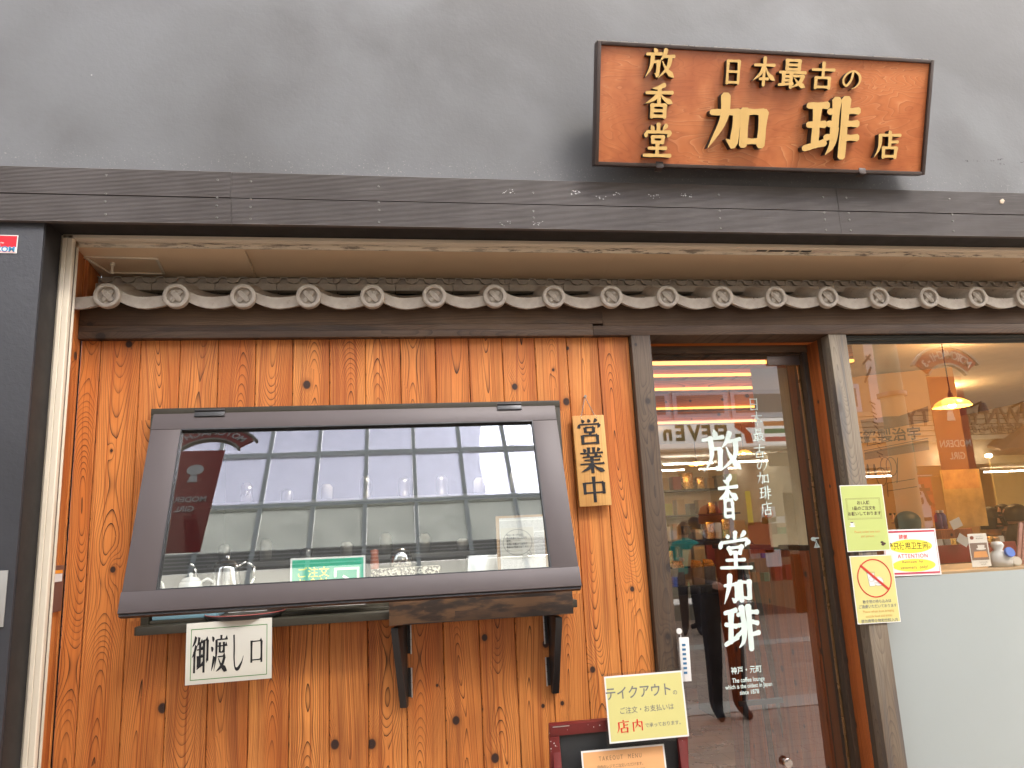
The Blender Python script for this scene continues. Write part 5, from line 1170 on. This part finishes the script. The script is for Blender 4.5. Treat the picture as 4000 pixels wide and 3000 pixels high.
for z_, cc, nm in ((.11, (.75, .24, .03), 'orange_stripe'), (-.03, (.02, .22, .06), 'green_stripe'), (-.18, (.55, .03, .03), 'red_stripe')):
    MB().box(z7.x - 4.5 + .38, 2.93, .221, .226, zz7 + z_, zz7 + z_ + .085).build(nm, plain(nm, cc, .4), s7)
wf = plain('aluminium_window_frame', (.45, .45, .46), .4, .5); wdk = plain('dim_window_glass', (.12, .10, .075), .15, 0, .8)
for px0, px1 in ((2470, 2605), (2630, 2832), (2858, 3068), (3095, 3300)):
    a, b = D(px0, 1640), D(px1, 1535); a2 = D(px0, 1515)
    zA, zB = D(2800, 1637).z, D(2800, 1528).z
    w_ = MB().box(a.x - 4.5, b.x - 4.5, .002, .05, zA, zB).build('window', wf, s7); MB().box(a.x - 4.5 + .08, b.x - 4.5 - .08, .051, .06, zA + .1, zB - .08).build('pane', wdk, w_)
# storefront: tubes and shelves behind glass
MB().box(sx0 - 4.5, sx1 - 4.5, -4, -3.9, 0, 3.0).build('store_back_wall', plain('store_wall', (.55, .50, .40), .7), s7)
MB().box(sx0 - 4.5, sx0 - 4.4, -3.9, 0, 0, 3.0).box(sx1 - 4.6, sx1 - 4.5, -3.9, 0, 0, 3.0).build('store_side_wall', plain('store_side', (.40, .34, .25), .7), s7)
tube = emit('fluorescent_tube', (1, .94, .82), 9)
for i in range(10):
    x = -2.9 + (i % 5)*1.35; y = -.9 - (i // 5)*1.5; MB().box(x - .5, x + .5, y - .02, y + .02, 2.80, 2.83).build('light_tube', tube, s7)
MB().box(sx0 - 4.5, sx1 - 4.5, -3.95, -.001, 2.96, 3.015).build('store_ceiling', plain('store_ceiling_board', (.7, .66, .56), .8), s7)
for x in (-3.2, -1.6, .0, 1.5, 2.9): MB().box(x - .04, x + .04, -.05, .01, 0, 2.95).build('mullion', wf, s7)
rr = random.Random(31); pal = [M['paper'], M['redcr'], M['p_yellow'], M['p_orange'], M['blue'], M['emer'], M['p_cream'], M['coffee']]
for r in range(3):
    for i in range(26):
        w = rr.uniform(.10, .2); x = -2.9 + i*.22; h = rr.uniform(.12, .3)
        o = MB().box(x, x + w, -.45, -.3, .55 + r*.42, .55 + r*.42 + h).build('shelf_goods', rr.choice(pal), s7)
for i, (px, py, w, h, m) in enumerate(((3000, 2010, .28, .28, 'paper'), (2925, 1985, .10, .62, 'yell'), (3050, 2030, .8, .12, 'p_cream'), (2970, 2100, .45, .55, 'redcr'), (3020, 2180, .3, .3, 'paper'))):
    p = D(px, py); MB().box(p.x - 4.5 - w/2, p.x - 4.5 + w/2, .012, .02, p.z - h/2, p.z + h/2).build('window_poster', M[m], s7)
p = D(3000, 2010); mb = MB(); ring(mb, p.x - 4.5, p.z + .02, .09, .09, .018, .022, .026, 24); bar2(mb, (p.x - 4.5 - .06, p.z - .04), (p.x - 4.5 + .06, p.z + .08), .018, .022, .027); mb.build('no_smoking_mark', M['red'], s7)
p = D(3055, 1795); o = MB().box(-.3, .3, 0, .004, -.12, .12).build('soba_board', plain('tan_board', (.34, .26, .14), .6), s7, loc=p - T7 + Vector((0, .03, 0)))

# neighbouring shop, reflected in the window
def Wn(px, py, Y=YO): return mir(px, py, YWn, Y)
TB = Vector((11.0, YO, 0))
tc = thing('timber_shop', 'tan boarded shop across the street with raised English lettering, reflected in the shop window', 'shop', TB)
MB().box(-3.4, 6, -4, 0, 3.9, 7.6).build('upper_wall', plain('tan_render', (.44, .30, .15), .7), tc)
za, zb2 = Wn(3800, 1720).z, Wn(3800, 1600).z
for i in range(6):
    h = (zb2 - za)/6; MB().box(-2.6, 6, .002, .08, za + i*h + .006, za + (i+1)*h - .006).build('board', plain('sun_bleached_board', (.50, .38, .22), .7, 0, .3, .3, 5), tc)
MB().box(-3.4, 6, -.3, .001, 2.5, 3.9).build('fascia', plain('tan_fascia', (.40, .28, .15), .7), tc); MB().box(-3.4, 6, -3.5, -3.4, 0, 2.5).build('back_wall', plain('tan_back', (.34, .22, .10), .8), tc); MB().box(-3.4, 6, -3.6, -.301, 2.5, 2.56).build('ceiling', plain('tan_ceiling', (.5, .36, .2), .8), tc)
for q in (-1.2, 1.6, 4.2):
    MB().box(q - .6, q + .6, -1.22, -1.18, 2.40, 2.43).build('light_tube', tube, tc)  # tubes added to brighten this shop in the window's reflection
brz = plain('bronze_letter', (.13, .08, .04), .5)
facing_text('sign_lettering', 'TOWN to CITY', .46, brz, tc, 3812, 1632, YO, YWn, .01, 1.0, .095, TB)
facing_text('sign_lettering', '・国各地からの贈り物・', .20, brz, tc, 3822, 1682, YO, YWn, .01, 1.0, .095, TB)
for px in (3790, 3950, 3660): p = Wn(px, 1590); MB().cyl((p.x - 11, .02, p.z), (p.x - 11, .30, p.z + .05), .02).cyl((p.x - 11, .30, p.z + .02), (p.x - 11, .30, p.z - .16), .05, .10, 12).build('sign_lamp', M['blackm'], tc)
p = Wn(3860, 1770); MB().hexa([(p.x - 11, .3, p.z), (p.x - 9, 1.6, p.z - .1), (p.x - 9, 1.62, p.z - .05), (p.x - 11, .3, p.z + .05)], [(p.x - 11, 0, p.z + .1), (p.x - 9, 0, p.z + 1.2), (p.x - 9, 0, p.z + 1.25), (p.x - 11, 0, p.z + .15)]).build('awning', plain('brown_canvas', (.20, .11, .05), .8), tc)
for i in range(3):
    p = Wn(3660 + i*85, 1790 - i*3); MB().lathe([(0, .03), (.05, .03), (.06, -.03), (0, -.04)], n=12).build('spot_lamp', emit('spot_glow', (1, .95, .8), 16), tc, loc=p - TB + Vector((0, .2, 0)))
left = thing('plaster_building', 'plain pale building across the street opposite the serving hatch', 'building', (-3, YO, 0))
MB().box(-8, 4.1, -4, 0, 0, 7.6).build('wall', plain('pale_render', (.45, .43, .40), .8, 0, .3, .1, 1), left)
for i in range(4): w_ = MB().box(-6.6 + i*2.5, -5.2 + i*2.5, .001, .06, 3.6, 5.2).build('window', wf, left); MB().box(-6.5 + i*2.5, -5.3 + i*2.5, .061, .07, 3.7, 5.1).build('pane', wdk, w_)

# arcade clerestory above the opposite roofs, mirrored in the tilted pane
ac = thing('arcade_clerestory', 'tall gridded clerestory of frosted panes and grey panels above the opposite shops', 'clerestory', (0, YO, 0))
fm = plain('green_grey_mullion', (.75, .80, .77), .5, .0)
def paneM():
    t = NT('frosted_sky_pane'); t.t.nodes.remove(t.b); tr = t.n('BsdfTransparent'); tl = t.n('BsdfTranslucent'); tl.inputs[0].default_value = (.78, .79, .88, 1)
    mx = t.n('MixShader'); n = t.noise(t.coord(), .35, 3, .5, 1); t.put(mx.inputs[0], t.ss(n, .3, .7, .3, .6)); tr.inputs[0].default_value = (.60, .62, .71, 1)
    t.t.links.new(tr.outputs[0], mx.inputs[1]); t.t.links.new(tl.outputs[0], mx.inputs[2]); t.t.links.new(mx.outputs[0], t.out.inputs['Surface']); return t.m
def gpanel(name='grey_spandrel_pane', c=(.62, .64, .62)):
    t = NT(name); t.t.nodes.remove(t.b); df = t.n('BsdfDiffuse'); tl = t.n('BsdfTranslucent'); tl.inputs[0].default_value = c + (1,); df.inputs[0].default_value = (.55, .56, .55, 1)
    mx = t.n('MixShader'); n = t.noise(t.coord(), 1.1, 3, .5, 1); t.put(mx.inputs[0], t.ss(n, .3, .7, .75, .95))
    t.t.links.new(df.outputs[0], mx.inputs[1]); t.t.links.new(tl.outputs[0], mx.inputs[2]); t.t.links.new(mx.outputs[0], t.out.inputs['Surface']); return t.m
pm_ = paneM(); gpm = gpanel()
CX = [-.62 + 1.011*k for k in range(-7, 11)]
rows = [(9.22, 10.22, gpm, 'grey_panel'), (10.36, 11.72, pm_, 'frosted_pane'), (11.85, 13.3, pm_, 'frosted_pane'), (13.4, 14.6, pm_, 'frosted_pane')]
gm = {}
for (z0, z1, m, nm) in rows:
    for a in CX[:-1]:
        if (z0, nm) not in gm: o = MB().box(.045, 1.011 - .045, -.02, -.005, z0, z1).build(nm, m, ac); gm[(z0, nm)] = o.data
        else: o = link(nm, gm[(z0, nm)], ac)
        o.location.x = a
for a in CX: MB().box(a - .04, a + .04, -.06, .06, 8.2, 14.7).build('mullion', fm, ac)
for z0, z1, d_ in ((10.23, 10.35, .07), (11.73, 11.84, .045), (13.305, 13.395, .045), (14.6, 14.7, .05)):
    for a in CX[:-1]: MB().box(a + .041, a + .971, -.05, d_, z0, z1).build('transom', fm, ac)
lvm = gpanel('pale_louvre', (1, 1, 1))
for k in range(5): MB().box(CX[0], CX[-1], .062, .07, 8.80 + k*.085, 8.828 + k*.085).build('louvre_blade', lvm, ac)
MB().box(CX[0], CX[-1], .02, .03, 8.76, 9.2).build('louvre_back', gpanel('dim_louvre_back', (.24, .24, .24)), ac)
MB().box(CX[0], CX[-1], -.03, .02, 7.6, 8.755).build('base_wall', gpanel('pale_base_pane', (.78, .78, .74)), ac)

# street ornaments: pale green columns with curved red name signs and hanging banners
colm = plain('pale_green_column', (.48, .52, .34), .5, 0, .4, .06, 3); redb = plain('crimson_banner', (.36, .025, .02), .7); mets = plain('pewter_scroll', (.30, .27, .22), .4, .6)
def ornament(x, y, z_arc, label, near, txt, w=.75, bh=1.2):
    t = thing('street_column', label, 'street column', (x, y, 0))
    MB().cyl((0, 0, 0), (0, 0, 7.4), .13, .11, 20).build('column', colm, t, smooth=True)
    for z in (1.0, z_arc - .3, z_arc + .9): MB().cyl((0, 0, z), (0, 0, z + .05), .15, n=20).build('collar', mets, t, .004)
    b = empty('name_arm', (0, .2, z_arc), (0, 0, 0), t)
    mb = MB(); ring(mb, .18 + w/2, -w*.35, w*.62, w*.62, .17, -.03, .0, 26, a0=R(38), a1=R(142)); mb.build('arc_sign', redb, b)
    mb = MB(); ring(mb, .18 + w/2, -w*.35, w*.66, w*.66, .022, -.04, .01, 26, a0=R(34), a1=R(146)); ring(mb, .18 + w/2, -w*.35, w*.62 - .172, w*.62 - .172, .02, -.04, .01, 26, a0=R(34), a1=R(146)); mb.build('arc_rim', mets, b)
    n = len(txt)
    for i, ch in enumerate(txt):
        a = R(48 + 84*i/(n-1)); o = text('arc_letter', ch, .125, M['paper'], b, 0, 0, -.003, .02, .9); o.location = (.18 + w/2 + (w*.62 - .085)*math.cos(a), .004, -w*.35 + (w*.62 - .085)*math.sin(a)); o.rotation_euler = (0, (a - math.pi/2), math.pi) if False else (0, 0, 0); o.rotation_mode = 'XYZ'; o.matrix_local = Matrix.Translation(o.location) @ Matrix.Rotation(math.pi/2 - a, 4, 'Y') @ Matrix.Rotation(math.pi, 4, 'Z')
    pts = [Vector((.1 + .35*math.sin(s), 0, .35 + .30*s*.6)) for s in [k*.35 for k in range(8)]]; MB().tube(pts, .02).build('scroll', mets, b, smooth=True)
    pts = [Vector((.45 + .16*(1 - .1*k)*math.cos(k*.6), 0, .55 + .16*(1 - .1*k)*math.sin(k*.6))) for k in range(9)]; MB().tube(pts, .022).build('scroll', mets, b, smooth=True)
    bn = MB().box(.30, .30 + w*.55, -.012, -.004, -bh - .12, -.12); bn.build('banner', redb, b)
    cx = .30 + w*.275; mb = MB(); mb.prism(ellipse(cx, -.42, .085, .075), -.003, .002); mb.prism([(cx - .03, -.50), (cx + .03, -.50), (cx + .05, -.60), (cx - .05, -.60)], -.003, .0022); mb.build('bob_hair_mark', M['paper'], b)
    for s_, zz, sz in (('MODERN', -.85, .105), ('GIRL', -.98, .105)): o = text('banner_lettering', s_, sz, M['paper'], b, 0, 0, -.003, .015, .85); o.location = (cx, .001, zz); o.rotation_euler = (0, 0, math.pi)
    return t
p = Wn(3492, 1600, -4.0); ornament(p.x, -4.0, Wn(3600, 1480, -4.0).z + .10, 'pale green street column with a curved red name sign and banner, mirrored in the shop window', True, 'MOTOMACHI-3')
ornament(-2.62, -4.0, 6.1, 'street column with a red banner mirrored at the left end of the tilted pane', False, 'MOTOMACHI', .9, 1.4)
# white cloth banner, flags
wb = thing('white_banner', 'long white cloth banner with brushed black marks hanging across the street', 'banner', Wn(3410, 1500, -6.0))
a, b = Wn(3382, 1500, -6.0), Wn(3440, 1650, -6.0)
MB().box(-(b.x - a.x)/2, (b.x - a.x)/2, 0, .01, b.z - wb.location.z, 1.2).build('cloth', plain('pinkish_cloth', (.72, .62, .55), .8), wb)
mb = MB(); bar2(mb, (.02, .42), (-.12, .28), .03, .011, .014); bar2(mb, (-.0, .24), (-.13, .02), .03, .011, .0145); bar2(mb, (-.06, .40), (.02, .33), .025, .011, .015)
for i in range(6): bar2(mb, (-.10, -.25 - i*.14), (-.02, -.29 - i*.14), .018, .011, .014); bar2(mb, (-.08, -.30 - i*.14), (-.03, -.36 - i*.14), .015, .011, .0146)
mb.build('brush_mark', inkm, wb)
def flag(px0, px1, py0, py1, Y, label, m, txt=None, tm=None, sz=.3, oval=False):
    a, b = Wn(px0, py0, Y), Wn(px1, py1, Y); t = thing('shop_flag', label, 'flag', ((a.x + b.x)/2, Y, 0)); w = abs(b.x - a.x)/2
    if oval: MB().prism(ellipse(0, (a.z + b.z)/2, w, (a.z - b.z)/2, 32), -.01, .01).build('oval_cloth', m, t); MB().cyl((w*.2, -.03, 0), (w*.2, -.03, b.z + .3), .015, n=8).build('flag_pole', M['paper'], t)
    else:
        MB().box(-w, w, -.004, .004, b.z, a.z).build('cloth', m, t); MB().cyl((-w - .02, 0, 0), (-w - .02, 0, a.z + .06), .014, n=8).cyl((-w - .04, 0, a.z + .03), (w + .03, 0, a.z + .03), .008, n=6).build('flag_pole', M['paper'], t)
    if txt:
        zc_ = (a.z + b.z)/2
        for i, ch in enumerate(txt): o = text('flag_lettering', ch, sz, tm, t, 0, 0, -.003, .03); o.location = (0, .012, zc_ + sz*.62*(len(txt) - 1) - i*sz*1.25); o.rotation_euler = (0, 0, math.pi)
    return t
flag(3522, 3584, 1700, 1845, -7.2, 'green cloth flag with pale characters standing across the street', plain('sea_green_cloth', (.16, .34, .22), .8))
flag(3545, 3662, 1868, 2040, -7.4, 'orange red cloth flag on a white pole standing across the street', plain('orange_red_cloth', (.58, .09, .03), .8), '木', plain('dark_red_letter', (.28, .02, .01), .7), .4)
flag(3562, 3655, 1893, 2110, -6.8, 'grey white oval flag with bold dark kana standing across the street', plain('grey_white_cloth', (.52, .53, .54), .8), 'たこ', plain('dark_brown_letter', (.07, .025, .015), .7), .36, True)

# ------------------------------------------------------------------ people
def person(label, loc, rz, H=1.70, top='darkc', legs='darkc', hat=None, mask=False, hair=True, bald=False, arms=((.18, .10), (.18, .10)), sitting=False, bag=False):
    t = thing('person', label, 'person', loc, (0, 0, rz)); s = H / 1.70
    V = []; Eg = []; Rr = []
    def v(p, r, par=None, ry=None):
        V.append(Vector(p) * s); Rr.append((r * s, (ry or r) * s)); i = len(V) - 1
        if par is not None: Eg.append((par, i))
        return i
    pel = v((0, 0, .93), .135, None, .10); wst = v((0, .0, 1.08), .125, pel, .09); ch = v((0, 0, 1.27), .150, wst, .10); sh = v((0, -.005, 1.385), .105, ch, .075); nk = v((0, .0, 1.47), .052, sh); hb = v((0, .012, 1.535), .072, nk, .08); ht = v((0, .012, 1.625), .078, hb, .088)
    for sg, (fx, fy) in zip((-1, 1), arms):
        a = v((sg*.175, 0, 1.375), .062, sh); e = v((sg*.225, fy*.2, 1.12), .045, a); w_ = v((sg*(.225 - fx*.35), fy*1.6 + .06, .95 + fy*1.3), .032, e); h = v((sg*(.225 - fx*.5), fy*1.9 + .10, .90 + fy*1.6), .036, w_, .022); v((sg*(.225 - fx*.6), fy*2.1 + .13, .86 + fy*1.8), .020, h, .014)
    for sg in (-1, 1):
        hp = v((sg*.09, 0, .86), .092, pel); kn = v((sg*.10, .02, .50), .076, hp); an = v((sg*.105, -.02, .10), .058, kn); ft_ = v((sg*.115, .06, .045), .045, an, .035); v((sg*.125, .15, .03), .035, ft_, .025)
    me = bpy.data.meshes.new('body'); me.from_pydata(V, Eg, []); o = bpy.data.objects.new('body', me); COL.objects.link(o)
    sk = o.modifiers.new('skin', 'SKIN'); sk.use_smooth_shade = True
    for i, r in enumerate(Rr): me.skin_vertices[0].data[i].radius = r
    me.skin_vertices[0].data[0].use_root = True
    sd_ = o.modifiers.new('sub', 'SUBSURF'); sd_.levels = 2
    bpy.context.view_layer.update(); m2 = bpy.data.meshes.new_from_object(o.evaluated_get(bpy.context.evaluated_depsgraph_get())); bpy.data.objects.remove(o)
    m2.materials.clear()
    for k in ('skin', top, legs): m2.materials.append(M[k])
    hands = [i for i, p in enumerate(V)]
    for p in m2.polygons:
        c = p.center / s; p.use_smooth = True
        hand = any((Vector((c.x, c.y, c.z)) - V[i]/s).length < .07 for i in (9, 10, 14, 15) if i < len(V)) if False else any((c - V[i]/s).length < .055 for i in (10, 11, 15, 16))
        p.material_index = 0 if (c.z > 1.475 or hand) else (2 if c.z < .93 and abs(c.x) < .2 and c.y < .12 or c.z < .8 else 1)
    bd = link('body', m2, t)
    hc = Vector((0, .012, 1.60)) * s
    if hair or bald:
        mb = MB(); prof = []
        for i in range(7): a = i/6*math.pi*.5; prof.append((.096*s*math.cos(a), .115*s*math.sin(a)))
        hh = MB().lathe([(.088*s, -.09*s)] + prof, n=20).build('hair', M['hair'], t, smooth=True, loc=hc + Vector((0, -.022*s, .012*s)))
        hh.scale = (1, 1.08, 1); 
        if bald: hh.location.z -= .055*s; hh.scale = (1, 1, .7)
    if hat: MB().lathe([(.100*s, -.02*s), (.108*s, .0), (.106*s, .03*s), (.104*s, .07*s), (.08*s, .12*s), (.04*s, .145*s), (0, .15*s)], n=24).build('knit_hat', M[hat], t, smooth=True, loc=hc + Vector((0, -.005, .02*s)))
    mb = MB()
    for sg in (-1, 1): mb.cyl((sg*.031*s, .085*s, .018*s), (sg*.031*s, .098*s, .018*s), .009*s, n=8)
    mb.build('eyes', M['ink'], t, loc=hc)
    MB().hexa([(-.014*s, .085*s, -.025*s), (.014*s, .085*s, -.025*s), (.014*s, .11*s, -.025*s), (-.014*s, .11*s, -.025*s)], [(-.006*s, .085*s, .02*s), (.006*s, .085*s, .02*s), (.005*s, .095*s, .02*s), (-.005*s, .095*s, .02*s)]).build('nose', M['skin'], t, .003, loc=hc)
    MB().box(-.024*s, .024*s, .08*s, .100*s, -.055*s, -.047*s).build('mouth', plain('lips', (.30, .10, .08), .5), t, .002, loc=hc)
    if mask: MB().hexa([(-.06*s, .05*s, -.075*s), (.06*s, .05*s, -.075*s), (.035*s, .12*s, -.07*s), (-.035*s, .12*s, -.07*s)], [(-.07*s, .05*s, .0), (.07*s, .05*s, .0), (.03*s, .118*s, .0), (-.03*s, .118*s, .0)]).build('face_mask', M['maskc'], t, .006, loc=hc)
    if bag:
        for sg in (-1, 1): MB().box(sg*.12 - .022, sg*.12 + .022, .10, .115, 1.02, 1.40).build('bag_strap', M['blackm'], t, .004)
    return t
p = mir(2772, 2000, YG, -2.75); person('person in a rust knit hat and white mask, mirrored large in the door', (p.x, -2.75, 0), R(0), 1.72, hat='rustc', mask=True, hair=False, bag=True, arms=((.2, .12), (.2, .12)))
p = mir(2664, 2000, YG, -7.6); person('person in a teal jacket, hands held in front, mirrored small in the door', (p.x, -7.6, 0), R(20), 1.66, top='tealc', legs='darkc', arms=((.3, .16), (.3, .16)))
p = mir(2705, 2000, YG, -8.2); person('person in black with dark hair, mirrored in the door beside the teal jacket', (p.x, -8.2, 0), R(150), 1.74)
p = at(3535, 2000, 2.25); person('person with thinning hair and a grey jacket seen from behind through the shop window', (p.x, 2.25, .004), R(25), 1.70, top='greyc', bald=True, hair=False)
p = at(3962, 2000, 2.5); person('person in a black coat at the right edge of the shop window, seen from behind', (p.x, 2.5, .004), R(60), 1.72, top='darkc', bald=True, hair=False)
p = at(3868, 2000, 2.7); person('person in brown standing inside the shop in front of the cream board, left of two', (p.x, 2.7, .004), R(170), 1.62, top='coffee', legs='darkc')
p = at(3900, 2000, 2.9); person('person in brown standing inside the shop in front of the cream board, right of two', (p.x + .1, 2.95, .004), R(190), 1.64, top='coffee', legs='darkc')
p = at(2880, 2000, 3.4); person('person in a tan jacket bending over the packets inside the door', (p.x, 3.3, .004), R(200), 1.45, top='tanc', legs='darkc')
